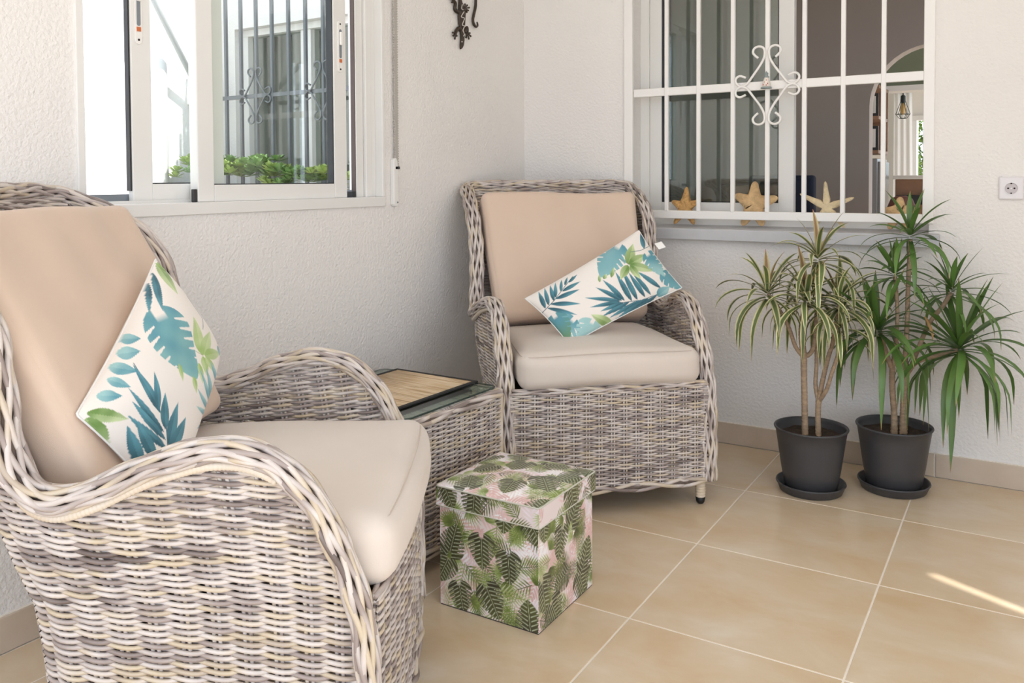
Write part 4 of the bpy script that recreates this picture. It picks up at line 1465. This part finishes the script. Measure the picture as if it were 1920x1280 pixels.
def make_pillow(corners, origin_px, ex, ey, thick, painter, P0, a, label, nu=250, nv=150, fourth=None, bulge_to=(0, -1, 0.3), lift=(0, 0)):
    """corners in chair coordinates: p00, p10 (along u), p01 (along v), p11"""
    p00, p10, p01, p11 = [np.array(p, float) for p in corners]
    U, Vv = np.meshgrid(np.linspace(0, 1, nu), np.linspace(0, 1, nv), indexing='ij')
    su, sv = 2 * U - 1, 2 * Vv - 1
    # sides of a stuffed cover pull in between the corners
    pull = 0.035
    U2 = 0.5 + 0.5 * su * (1 - pull * (1 - sv ** 2))
    V2 = 0.5 + 0.5 * sv * (1 - pull * 1.6 * (1 - su ** 2))
    base = (p00 * ((1 - U2) * (1 - V2))[..., None] + p10 * (U2 * (1 - V2))[..., None] + p01 * ((1 - U2) * V2)[..., None] + p11 * (U2 * V2)[..., None])
    nrm = np.cross(p10 - p00, p01 - p00)
    nrm /= np.linalg.norm(nrm)
    if nrm @ np.array(bulge_to) < 0:
        nrm = -nrm
    h = thick * ((1 - np.abs(su) ** 2.6) * (1 - np.abs(sv) ** 2.6)) ** 0.55
    h = h + 0.0025 * np.sin(su * 7 + sv * 5) * (1 - su ** 2) * (1 - sv ** 2)
    front = base + nrm * h[..., None]
    rear = base - nrm * (h * 0.8)[..., None]
    cx = origin_px[0] + ex[0] * U + ey[0] * Vv
    cy_ = origin_px[1] + ex[1] * U + ey[1] * Vv
    hn = ((1 - np.abs(su) ** 2.6) * (1 - np.abs(sv) ** 2.6)) ** 0.55
    cx, cy_ = cx + lift[0] * hn, cy_ + lift[1] * hn
    if fourth is not None:
        k = U * Vv
        cx, cy_ = cx + fourth[0] * k, cy_ + fourth[1] * k
    cv = Canvas(cx, cy_, CREAM, unit=1.7)
    painter(cv)
    colF = cv.c.reshape(-1, 3)
    ids = np.arange(nu * nv).reshape(nu, nv)
    def quads(I, flipq):
        q = np.stack([I[:-1, :-1], I[1:, :-1], I[1:, 1:], I[:-1, 1:]], -1).reshape(-1, 4)
        return q[:, ::-1] if flipq else q
    flipf = np.cross(p10 - p00, p01 - p00) @ nrm < 0
    FV = front.reshape(-1, 3)
    # coarse rear side
    ru, rvv = 26, 18
    iu, iv = np.linspace(0, nu - 1, ru).round().astype(int), np.linspace(0, nv - 1, rvv).round().astype(int)
    RV = rear[np.ix_(iu, iv)].reshape(-1, 3)
    rid = np.arange(ru * rvv).reshape(ru, rvv) + len(FV)
    faces = np.concatenate([quads(ids, flipf), quads(rid, not flipf)])
    allv = loc2w(P0, a, np.concatenate([FV, RV]))
    ow = loc2w(P0, a, [(p00 + p10 + p01 + p11) / 4])[0]
    me = bpy.data.meshes.new('throw_pillow')
    me.from_pydata((allv - ow).tolist(), [], faces.tolist())
    me.polygons.foreach_set('use_smooth', [True] * len(me.polygons))
    ca = me.color_attributes.new('print', 'FLOAT_COLOR', 'POINT')
    col = np.ones((len(allv), 4))
    col[:len(FV), :3] = colF
    col[len(FV):, :3] = lin(CREAM)
    ca.data.foreach_set('color', col.ravel())
    me.materials.append(M['pillow_print'])
    o = bpy.data.objects.new('throw_pillow', me)
    COL.objects.link(o)
    o.location = tuple(ow)
    tag(o, label, 'pillow', 'leaf print throw pillows')
    # edge seam around the cover
    bd = np.concatenate([base[:, 0], base[-1, 1:], base[::-1, -1][1:], base[0, ::-1][1:-1]])
    bd = resample(np.concatenate([bd, bd[:1]]), 200)[:-1]
    G().tube(loc2w(P0, a, bd) - ow, 0.0022, 5, closed=True).build('edge_seam', M['tag'], o)
    return o, ow

plA, owA = make_pillow([(-0.225, 0.29, 0.676), (0.215, 0.33, 0.910), (-0.100, 0.150, 0.532), (0.345, 0.235, 0.705)], (295, 467), (436, -260), (162, 183), 0.052, pillow_print_a, PA, AA,
                       'rectangular leaf print pillow lying aslant on the corner armchair', fourth=(5, 43), lift=(0, -24))
tg = loc2w(PA, AA, [(0.262, 0.292, 0.862), (0.275, 0.283, 0.842), (0.300, 0.280, 0.850), (0.287, 0.289, 0.870)]) - owA
G().add(np.concatenate([tg, tg + [0, 0, 0.0012]]), [(0, 1, 2, 3), (7, 6, 5, 4), (0, 1, 5, 4), (1, 2, 6, 5), (2, 3, 7, 6), (3, 0, 4, 7)]).build('care_tag', M['tag'], plA, smooth=False)
plB, owB = make_pillow([(0.165, 0.545, 0.930), (-0.290, 0.492, 0.714), (0.262, 0.440, 0.700), (-0.190, 0.385, 0.515)], (620, 288), (-320, 622), (258, 380), 0.066, pillow_print_b, PB, AB,
                       'rectangular leaf print pillow standing on end in the front armchair', nu=300, nv=180, lift=(112, -46))

# ------------------------------------------------------------------ storage cube with monstera print
def box_print(c, W_, H_, seed):
    rs = random.Random(seed)
    u = c.u
    DK, DK2 = (62, 60, 44), (92, 96, 54)
    for k in range(int(W_ * H_ * 1100)):
        p = (rs.uniform(-.02, W_ + .02), rs.uniform(-.02, H_ + .02))
        a = rs.uniform(0, 6.28)
        L = rs.uniform(.05, .09)
        q = (p[0] + L * math.cos(a), p[1] + L * math.sin(a))
        pk = rs.choice([(222, 184, 180), (228, 196, 192), (214, 176, 172), (246, 240, 242), (236, 224, 230)])
        c.frond(p, q, 7, .035, .0030, pk, tuple(min(255, v + 14) for v in pk))
    for k in range(int(W_ * H_ * 620)):
        p = (rs.uniform(-.02, W_ + .02), rs.uniform(-.02, H_ + .02))
        a = rs.uniform(0, 6.28)
        gcol = rs.choice([((88, 104, 46), (160, 178, 104)), ((116, 136, 62), (190, 202, 142)), ((98, 112, 58), (146, 164, 84)), ((150, 164, 90), (222, 226, 196)), ((70, 78, 48), (120, 132, 70))])
        if rs.random() < .5:
            c.fan(p, a, 2.0, rs.uniform(.04, .065), 11, .0022, *gcol)
        else:
            L = rs.uniform(.06, .1)
            c.frond(p, (p[0] + L * math.cos(a), p[1] + L * math.sin(a)), 10, .036, .0020, *gcol, stem=gcol[0])
    n = int(round(W_ * H_ * 112))
    spots_ = []
    tries = 0
    while len(spots_) < n and tries < 600:
        tries += 1
        p = (rs.uniform(0.0, W_), rs.uniform(0.01, H_ - .01))
        if all(math.hypot(p[0] - s_[0], p[1] - s_[1]) > 0.078 for s_ in spots_):
            spots_.append(p)
    for p in spots_:
        a = rs.uniform(-2.2, -0.9) if rs.random() < .7 else rs.uniform(0, 6.28)
        L = rs.uniform(.072, .092)
        c.monstera((p[0] - L / 2 * math.cos(a), p[1] - L / 2 * math.sin(a)), (p[0] + L / 2 * math.cos(a), p[1] + L / 2 * math.sin(a)), L * .50, DK, DK2, nsl=6, stripe=(206, 214, 182))

def printed_face(o00, eu, ev, W_, H_, seed, n_per_m=640, curve=None):
    nu, nv = max(3, int(W_ * n_per_m)), max(3, int(H_ * n_per_m))
    U, V = np.meshgrid(np.linspace(0, W_, nu), np.linspace(0, H_, nv), indexing='ij')
    c = Canvas(U, V, (236, 222, 220), unit=0.0014)
    box_print(c, W_, H_, seed)
    P = np.array(o00)[None, None] + U[..., None] * np.array(eu) + V[..., None] * np.array(ev)
    if curve is not None:
        P = P + curve(U / W_, V / H_)
    I = np.arange(nu * nv).reshape(nu, nv)
    F = np.stack([I[:-1, :-1], I[1:, :-1], I[1:, 1:], I[:-1, 1:]], -1).reshape(-1, 4)
    return P.reshape(-1, 3), F, c.c.reshape(-1, 3)

def printed_mesh(name, faces_, parent, m_):
    V, F, C = [], [], []
    n = 0
    for v, f, c in faces_:
        V.append(v); F.append(f + n); C.append(c); n += len(v)
    V, F, C = np.concatenate(V), np.concatenate(F), np.concatenate(C)
    me = bpy.data.meshes.new(name)
    me.from_pydata(V.tolist(), [], F.tolist())
    ca = me.color_attributes.new('print', 'FLOAT_COLOR', 'POINT')
    ca.data.foreach_set('color', np.concatenate([C, np.ones((len(C), 1))], 1).ravel())
    me.polygons.foreach_set('use_smooth', [True] * len(me.polygons))
    me.materials.append(m_)
    o = bpy.data.objects.new(name, me)
    COL.objects.link(o)
    o.parent = parent
    return o

OX, OY = 0.894, -1.549
ot = empty('storage_ottoman', (OX, OY, 0))
tag(ot, 'square storage ottoman covered in green monstera leaf print on the tiles', 'ottoman')
hb = 0.1465
def walls(h0, h1, r_, seed, ppm=(620, 620, 160, 160)):
    H_ = h1 - h0
    out = []
    for k, (o00, eu) in enumerate((((-r_, -r_, h0), (1, 0, 0)), ((r_, -r_, h0), (0, 1, 0)), ((r_, r_, h0), (-1, 0, 0)), ((-r_, r_, h0), (0, -1, 0)))):
        if k < 2:
            out.append(printed_face(o00, eu, (0, 0, 1), 2 * r_, H_, seed + k, ppm[k]))
        else:
            v, f, c = printed_face(o00, eu, (0, 0, 1), 2 * r_, H_, seed + k, 60)
            out.append((v, f, c))
    return out
printed_mesh('body', walls(0.003, 0.285, hb, 21), ot, M['box_print'])
rl = 0.1535
lid_faces = walls(0.262, 0.3115, rl, 41)
lid_faces.append(printed_face((-rl, -rl, 0.3115), (1, 0, 0), (0, 1, 0), 2 * rl, 2 * rl, 77, 620, curve=lambda u, v: np.stack([u * 0, u * 0, 0.017 * (4 * u * (1 - u)) ** .5 * (4 * v * (1 - v)) ** .5], -1)))
lid_faces.append(printed_face((-rl, rl, 0.262), (1, 0, 0), (0, -1, 0), 2 * rl, 2 * rl, 5, 20))
printed_mesh('lid', lid_faces, ot, M['box_print'])
pe = G()
for z, r_, th in ((0.3115, rl, 0.0022), (0.262, rl, 0.0016)):
    pe.tube(loop_rect(r_, r_, 0.004, z, 4), th, 6, closed=True)
pe.build('piping', mat('pale_green_piping', (206, 204, 190), 0.5), ot)
G().box((-hb + .001, -hb + .001, 0.0), (hb - .001, hb - .001, 0.003)).build('base', M['black'], ot, smooth=False)

# ------------------------------------------------------------------ wicker side table with glass top
TX, TY = 0.375, -1.430
tbx = empty('side_table', (TX, TY, 0), math.radians(-1.5))
tag(tbx, 'wicker side table with a glass top between the two armchairs', 'side table')
hx, hy, tz0, tz1 = 0.243, 0.228, 0.055, 0.425
def face_fn(c0, c1):
    def fn(z, v):
        v = np.asarray(v)[:, None]
        p = np.array(c0) * (1 - v) + np.array(c1) * v
        return np.concatenate([p, np.full((len(p), 1), z)], 1)
    return fn
cs = [(hx, hy), (-hx, hy), (-hx, -hy), (hx, -hy)]
for k in range(4):
    a_, b_ = cs[k], cs[(k + 1) % 4]
    weave('side_panel', face_fn(a_, b_), 9, tz0, tz1, lambda p, z: True, tbx, flip=-1.0)
for (x, y) in cs:
    G().tube([(x, y, 0.0), (x, y, tz1)], 0.010, 10, uid=0.45).build('corner_post', M['wicker'], tbx)
lp = loop_rect(hx + 0.004, hy + 0.004, 0.02, tz1 + 0.006)
lp = resample(np.concatenate([lp, lp[:1]]), 221)[:-1]
braid('top_rim', lp, 0.009, 5, 0.0066, 2.4, tbx, closed=True, seed=12)
lp2 = lp.copy(); lp2[:, 2] = tz0
braid('bottom_rim', lp2, 0.008, 4, 0.0062, 2.4, tbx, closed=True, seed=13)
bd = G()
rs = random.Random(2)
for k in range(4):
    (x0, y0), (x1, y1) = cs[k], cs[(k + 1) % 4]
    L = math.hypot(x1 - x0, y1 - y0)
    dx, dy = (x1 - x0) / L, (y1 - y0) / L
    nx, ny = dy, -dx
    sgn = -1 if (nx * x0 + ny * y0) > 0 else 1
    nx, ny = nx * sgn, ny * sgn
    m_n = int(L / 0.0105)
    for q in range(m_n):
        s = (q + .5) / m_n * L
        x, y = x0 + dx * s, y0 + dy * s
        bd.tube([(x + nx * 0.0, y + ny * 0.0, tz1 + 0.010), (x + nx * 0.006, y + ny * 0.006, tz1 + 0.016), (x + nx * 0.055, y + ny * 0.055, tz1 + 0.016)], 0.0046, 5, uid=rs.random(), flat=0.7)
bdo = bd.build('wrapped_band', M['wicker'], tbx)
bdo['kind'] = 'stuff'
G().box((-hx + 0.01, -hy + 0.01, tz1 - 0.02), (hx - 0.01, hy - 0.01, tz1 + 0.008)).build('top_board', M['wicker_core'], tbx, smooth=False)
gp = [(p[0], p[1]) for p in loop_rect(hx - 0.006, hy - 0.004, 0.025, 0)]
G().prism(gp, 'z', tz1 + 0.022, tz1 + 0.028).build('glass_top', M['table_glass'], tbx, smooth=False)
ge = loop_rect(hx - 0.006, hy - 0.004, 0.025, tz1 + 0.025)
G().tube(ge, 0.0028, 5, closed=True).build('glass_edge', mat('dark_green_glass_edge', (46, 60, 54), 0.2), tbx)

pm = empty('placemat', (0.368, -1.425, tz1 + 0.0285), math.radians(-1.5))
tag(pm, 'bamboo stick placemat with black cloth edging on the glass table', 'placemat')
sg = G()
rs = random.Random(5)
nst = 104
for k in range(nst):
    y = -0.205 + 0.41 * (k + .5) / nst
    sg.tube([(-0.157, y, 0.0028), (0.157, y, 0.0028)], 0.0019, 5, uid=rs.random(), u0=rs.random() * 3)
so2 = sg.build('bamboo_sticks', M['bamboo'], pm)
so2['kind'] = 'stuff'
for a, b in (((-0.17, -0.218, 0), (0.17, -0.203, 0.0055)), ((-0.17, 0.203, 0), (0.17, 0.218, 0.0055)), ((-0.17, -0.203, 0), (-0.155, 0.203, 0.0055)), ((0.155, -0.203, 0), (0.17, 0.203, 0.0055))):
    G().box(a, b).build('cloth_border', M['black_cloth'], pm, smooth=False, bevel=0.0015)

# ------------------------------------------------------------------ lizard wall ornament
LM = lambda c: (-0.529 + (820 + c[0] / 11.64 - 865) * 0.00388, 1.651 + (90 - c[1] / 11.64) * 0.00222 + (820 + c[0] / 11.64 - 865) * 0.0003)
lz = empty('lizard_ornament', (0.0, *LM((540, 500))))
tag(lz, 'dark metal lizard ornament hanging head down on the stucco wall', 'wall ornament')
lo = np.array(LM((540, 500)))
LL = lambda c: tuple(np.array(LM(c)) - lo)
body = [(505, 1082), (500, 1050), (503, 950), (515, 880), (516, 760), (497, 640), (478, 520), (468, 400), (465, 310), (478, 240), (480, 120), (484, 0), (488, -160), (496, -330), (512, -330), (518, -160),
        (527, 0), (545, 60), (580, 140), (618, 260), (610, 350), (602, 500), (592, 620), (586, 760), (584, 880), (570, 980), (540, 1050)]
G().prism([LL(c) for c in body], 'x', 0.006, 0.014).build('body', M['lizard'], lz, smooth=False, bevel=0.002)
def limb(name, pts, r, m_=M['lizard'], x=0.010, par=None, flat=1.0):
    P = [(x, *LL(c)) for c in pts]
    P = catmull(P, 5)
    rr = np.interp(np.linspace(0, 1, len(P)), np.linspace(0, 1, len(r)), r)
    return G().tube(P, rr, 8).build(name, m_, par or lz)
limb('tail', [(505, -320), (540, -420), (640, -480), (760, -420), (838, -250), (845, 0), (835, 120), (800, 280), (778, 400), (800, 500), (850, 548), (885, 510), (872, 435)], [0.004, 0.006, 0.0065, 0.006, 0.003], x=0.012)
for nm, pts, toes in (('leg', [(490, 280), (420, 260), (390, 200), (400, 100), (360, 40)], [(300, 20), (330, 90), (315, -30), (380, -40)]),
                      ('leg', [(560, 230), (590, 200), (602, 175)], [(612, 70), (662, 92), (705, 140), (684, 208), (655, 255)]),
                      ('leg', [(505, 660), (460, 630), (425, 670), (395, 745)], [(342, 732), (350, 802), (385, 872), (430, 805)]),
                      ('leg', [(590, 690), (625, 640), (648, 590), (655, 650), (650, 700)], [(717, 702), (737, 772), (695, 842), (630, 815)])):
    lg = limb(nm, pts, [0.009, 0.0075, 0.007])
    for tpt in toes:
        limb('toe', [pts[-1], ((pts[-1][0] + tpt[0]) / 2 + 4, (pts[-1][1] + tpt[1]) / 2), tpt], [0.005, 0.0028, 0.0042], par=lg)
limb('zigzag_inlay', [(532, 100), (520, 200), (576, 232), (508, 372), (578, 398), (528, 545), (578, 562), (543, 660), (572, 740), (553, 790)], [0.0022, 0.0022], M['silver'], x=0.0145)
limb('eye', [(519, 905), (520, 925)], [0.0025, 0.0025], M['silver'], x=0.0145)

# ------------------------------------------------------------------ potted dracaenas
def pot_and_saucer(cx, cy, r_rim, h, label_s):
    sc_ = G()
    rs_ = r_rim * 0.93
    sc_.lathe([(0.0, 0.0), (rs_ * 0.86, 0.0), (rs_ * 0.90, 0.003), (rs_ * 0.98, 0.026), (rs_ * 1.01, 0.030), (rs_ * 1.0, 0.034), (rs_ * 0.955, 0.033), (rs_ * 0.87, 0.009), (0.0, 0.008)], sides=56)
    so_ = sc_.build('plant_saucer', M['pot'])
    so_.location = (cx, cy, 0)
    tag(so_, label_s, 'saucer', 'plant saucers')

def plant_root(name, cx, cy, r_rim, h, label):
    root = empty(name, (cx, cy, 0.009))
    tag(root, label, 'potted plant')
    h -= 0.009
    pr = [(0.0, 0.0), (r_rim * 0.66, 0.0), (r_rim * 0.70, 0.006), (r_rim * 0.80, h * 0.35), (r_rim * 0.90, h * 0.75), (r_rim * 0.955, h * 0.955), (r_rim * 0.985, h * 0.965), (r_rim, h * 0.985), (r_rim * 0.985, h), (r_rim * 0.945, h * 0.995), (r_rim * 0.925, h * 0.95), (r_rim * 0.86, h * 0.75), (0, h * 0.74)]
    G().lathe(pr, sides=56).build('pot', M['pot'], root)
    sg_ = G()
    rs_ = random.Random(label)
    n = 30
    V, F = [(0, 0, h * 0.86)], []
    for rr in range(1, 9):
        for k in range(n):
            a = 2 * math.pi * k / n
            R_ = r_rim * 0.895 * rr / 8
            V.append((R_ * math.cos(a), R_ * math.sin(a), h * 0.855 + rs_.uniform(-.004, .004)))
    for k in range(n):
        F.append((0, 1 + k, 1 + (k + 1) % n))
    for rr in range(7):
        for k in range(n):
            a0, a1 = 1 + rr * n + k, 1 + rr * n + (k + 1) % n
            F.append((a0, a0 + n, a1 + n, a1))
    sg_.add(V, F)
    sg_.build('soil', M['soil'], root)
    return root

def stem(root, c, pts, radii):
    P = catmull(np.array(pts) - [c[0], c[1], 0.009], 8)
    rr = np.interp(np.linspace(0, 1, len(P)), np.linspace(0, 1, len(radii)), radii)
    L = np.concatenate([[0], np.cumsum(np.linalg.norm(np.diff(P, axis=0), axis=1))])
    Q = resample(P, max(10, int(L[-1] / 0.0035)))
    rq = np.interp(np.linspace(0, L[-1], len(Q)), L, rr) * (1 + 0.07 * np.sin(np.arange(len(Q)) * 2.1) * (np.sin(np.arange(len(Q)) * 0.7) > -0.3))
    G().tube(Q, rq, 10).build('stem', M['bark'], root)

def strap_leaf(root, c, base, az, el, L, wid, droop, m_, curl=0.0, n=10, twist=0.0):
    p = np.array(base, float)
    d_el = el
    pts, dirs = [p.copy()], []
    a = az
    for k in range(n):
        d = np.array([math.cos(a) * math.cos(d_el), math.sin(a) * math.cos(d_el), math.sin(d_el)])
        dirs.append(d)
        p = p + d * L / n
        if p[1] > -0.014:
            p[1] = -0.014 - 0.001 * k
        pts.append(p.copy())
        d_el = max(-1.5, d_el - droop * (0.35 + 1.3 * k / n) / n)
        a += curl / n
    dirs.append(dirs[-1])
    V, F, UV = [], [], []
    for k, (q, d) in enumerate(zip(pts, dirs)):
        t = k / n
        sd = np.cross(d, [0, 0, 1.0])
        ln = np.linalg.norm(sd)
        sd = sd / ln if ln > 0.05 else np.array([-math.sin(a), math.cos(a), 0])
        up = np.cross(sd, d)
        sd2 = sd * math.cos(twist * t) + up * math.sin(twist * t)
        up2 = np.cross(sd2, d)
        w_ = wid * (0.62 + 1.5 * t * (1 - t)) * (1 - t ** 5) if t < 1 else 0.0004
        w_ = min(w_, wid)
        loc = q - np.array([c[0], c[1], 0.009])
        V += [loc - sd2 * w_ + up2 * w_ * 0.28, loc, loc + sd2 * w_ + up2 * w_ * 0.28]
    for k in range(n):
        for s_ in (0, 1):
            F.append((3 * k + s_, 3 * k + s_ + 1, 3 * k + s_ + 4, 3 * k + s_ + 3))
            u0_, u1_ = s_ * .5, s_ * .5 + .5
            UV.append([(u0_, k / n), (u1_, k / n), (u1_, (k + 1) / n), (u0_, (k + 1) / n)])
    G().add(V, F, UV).build('leaf', m_, root)

def crown(root, c, pos, n, L, wid, seed, m_, droop=(0.8, 2.2), young=None, nyoung=0, el_rng=(-0.25, 1.35)):
    rs_ = random.Random(seed)
    for k in range(n):
        f = k / max(1, n - 1)                       # 0 outer (old) .. 1 inner (young)
        az = k * 2.39996 + rs_.uniform(-.25, .25)
        el = el_rng[0] + (el_rng[1] - el_rng[0]) * f ** 1.5 + rs_.uniform(-.12, .12)
        dr = droop[1] + (droop[0] - droop[1]) * f + rs_.uniform(-.25, .25)
        l = L * (1.0 - 0.38 * f) * rs_.uniform(0.8, 1.12)
        b = (pos[0] + 0.006 * math.cos(az), pos[1] + 0.006 * math.sin(az), pos[2] - 0.03 + 0.045 * f)
        mm = young if (young is not None and k >= n - nyoung) else m_
        strap_leaf(root, c, b, az, el, l, wid * rs_.uniform(.8, 1.1), dr, mm, rs_.uniform(-.5, .5), twist=rs_.uniform(-.5, .5))

C1 = (1.392, -0.375)
pot_and_saucer(*C1, 0.126, 0.225, 'dark grey saucer under the variegated dracaena pot')
P1 = plant_root('potted_dracaena', *C1, 0.126, 0.228, 'potted dracaena with cream-edged variegated leaves in a dark grey pot')
y1 = -0.375
stem(P1, C1, [(1.372, y1, .17), (1.370, y1, .28), (1.367, y1, .40), (1.366, y1, .478)], [.0118, .0108, .0105, .0115])
stem(P1, C1, [(1.366, y1, .470), (1.340, y1 - .01, .505), (1.318, y1 - .015, .57), (1.285, y1 - .02, .635), (1.245, y1 - .02, .69)], [.0085, .007, .0065, .006, .006])
stem(P1, C1, [(1.367, y1, .470), (1.360, y1 - .01, .56), (1.376, y1 - .025, .665)], [.0115, .0105, .009])
stem(P1, C1, [(1.368, y1, .470), (1.393, y1 + .02, .50), (1.400, y1 + .04, .62), (1.404, y1 + .04, .80)], [.009, .0075, .007, .0065])
stem(P1, C1, [(1.416, y1 + .01, .17), (1.413, y1 + .01, .26), (1.415, y1 + .01, .325)], [.0105, .0095, .010])
stem(P1, C1, [(1.415, y1 + .01, .318), (1.402, y1 + .02, .37), (1.403, y1 + .03, .44), (1.397, y1 + .05, .52)], [.009, .007, .0065, .006])
stem(P1, C1, [(1.415, y1 + .01, .318), (1.428, y1 + .01, .39), (1.445, y1 + .01, .47), (1.462, y1 + .02, .54), (1.475, y1 + .03, .655)], [.009, .008, .0075, .007, .0065])
stem(P1, C1, [(1.417, y1 + .01, .318), (1.445, y1 - .01, .365), (1.462, y1 - .02, .42), (1.485, y1 - .02, .50), (1.490, y1 - .02, .56)], [.008, .007, .0065, .006, .006])
LV, LY = M['leaf_var'], M['leaf_young']
crown(P1, C1, (1.243, y1 - .02, .695), 28, .270, .0112, 1, LV, (0.5, 3.0), LY, 2)
crown(P1, C1, (1.379, y1 - .03, .680), 36, .270, .0115, 2, LV, (0.7, 3.2), LY, 2)
crown(P1, C1, (1.405, y1 + .04, .822), 28, .245, .0105, 3, LV, (0.5, 2.9), LY, 3)
crown(P1, C1, (1.475, y1 + .03, .668), 34, .270, .0112, 4, LV, (0.9, 3.3), LY, 1)
crown(P1, C1, (1.490, y1 - .02, .590), 12, .19, .010, 5, LV, (1.2, 3.2))

C2 = (1.640, -0.212)
pot_and_saucer(*C2, 0.128, 0.225, 'dark grey saucer under the green dracaena pot')
P2 = plant_root('potted_dracaena', *C2, 0.128, 0.230, 'tall potted dracaena with plain green spiky leaves in a dark grey pot')
y2 = -0.212
stem(P2, C2, [(1.640, y2, .17), (1.640, y2, .26), (1.633, y2, .36), (1.634, y2 - .01, .43)], [.0135, .0105, .010, .010])
stem(P2, C2, [(1.634, y2 - .01, .425), (1.618, y2 - .03, .48), (1.598, y2 - .04, .555)], [.009, .008, .0075])
stem(P2, C2, [(1.634, y2 - .01, .425), (1.645, y2, .53), (1.648, y2 - .01, .65), (1.641, y2 - .02, .755)], [.0085, .007, .0065, .007])
stem(P2, C2, [(1.668, y2 + .01, .17), (1.670, y2 + .01, .28), (1.674, y2 + .01, .40), (1.672, y2 + .01, .455)], [.0145, .0125, .0125, .012])
stem(P2, C2, [(1.672, y2 + .01, .45), (1.676, y2 + .02, .56), (1.679, y2 + .02, .72), (1.686, y2 + .01, .885)], [.0095, .0080, .0075, .0075])
stem(P2, C2, [(1.674, y2 + .01, .40), (1.705, y2 - .01, .455), (1.760, y2 - .02, .487), (1.838, y2 - .03, .52)], [.0095, .0085, .0080, .0075])
stem(P2, C2, [(1.690, y2 + .0, .43), (1.722, y2 + .03, .53), (1.750, y2 + .03, .60), (1.790, y2 + .03, .66), (1.812, y2 + .03, .705)], [.008, .0075, .007, .0075, .0075])
LG = M['leaf_green']
crown(P2, C2, (1.686, y2 + .01, .905), 28, .235, .0098, 11, LG, (0.1, 2.1))
crown(P2, C2, (1.641, y2 - .02, .770), 26, .210, .0094, 12, LG, (0.1, 2.0))
crown(P2, C2, (1.814, y2 + .03, .718), 26, .230, .0094, 13, LG, (0.1, 2.1))
crown(P2, C2, (1.592, y2 - .045, .572), 42, .345, .0112, 14, LG, (0.1, 3.4), el_rng=(-0.35, 1.30))
crown(P2, C2, (1.844, y2 - .03, .530), 54, .390, .0112, 15, LG, (0.0, 3.5), el_rng=(-0.45, 1.30))
for az, L, z in ((0.3, .11, .66), (5.6, .09, .62)):
    strap_leaf(P2, C2, (1.735, y2 - .01, z), az, -0.9, L, .007, 0.8, M['leaf_dead'])
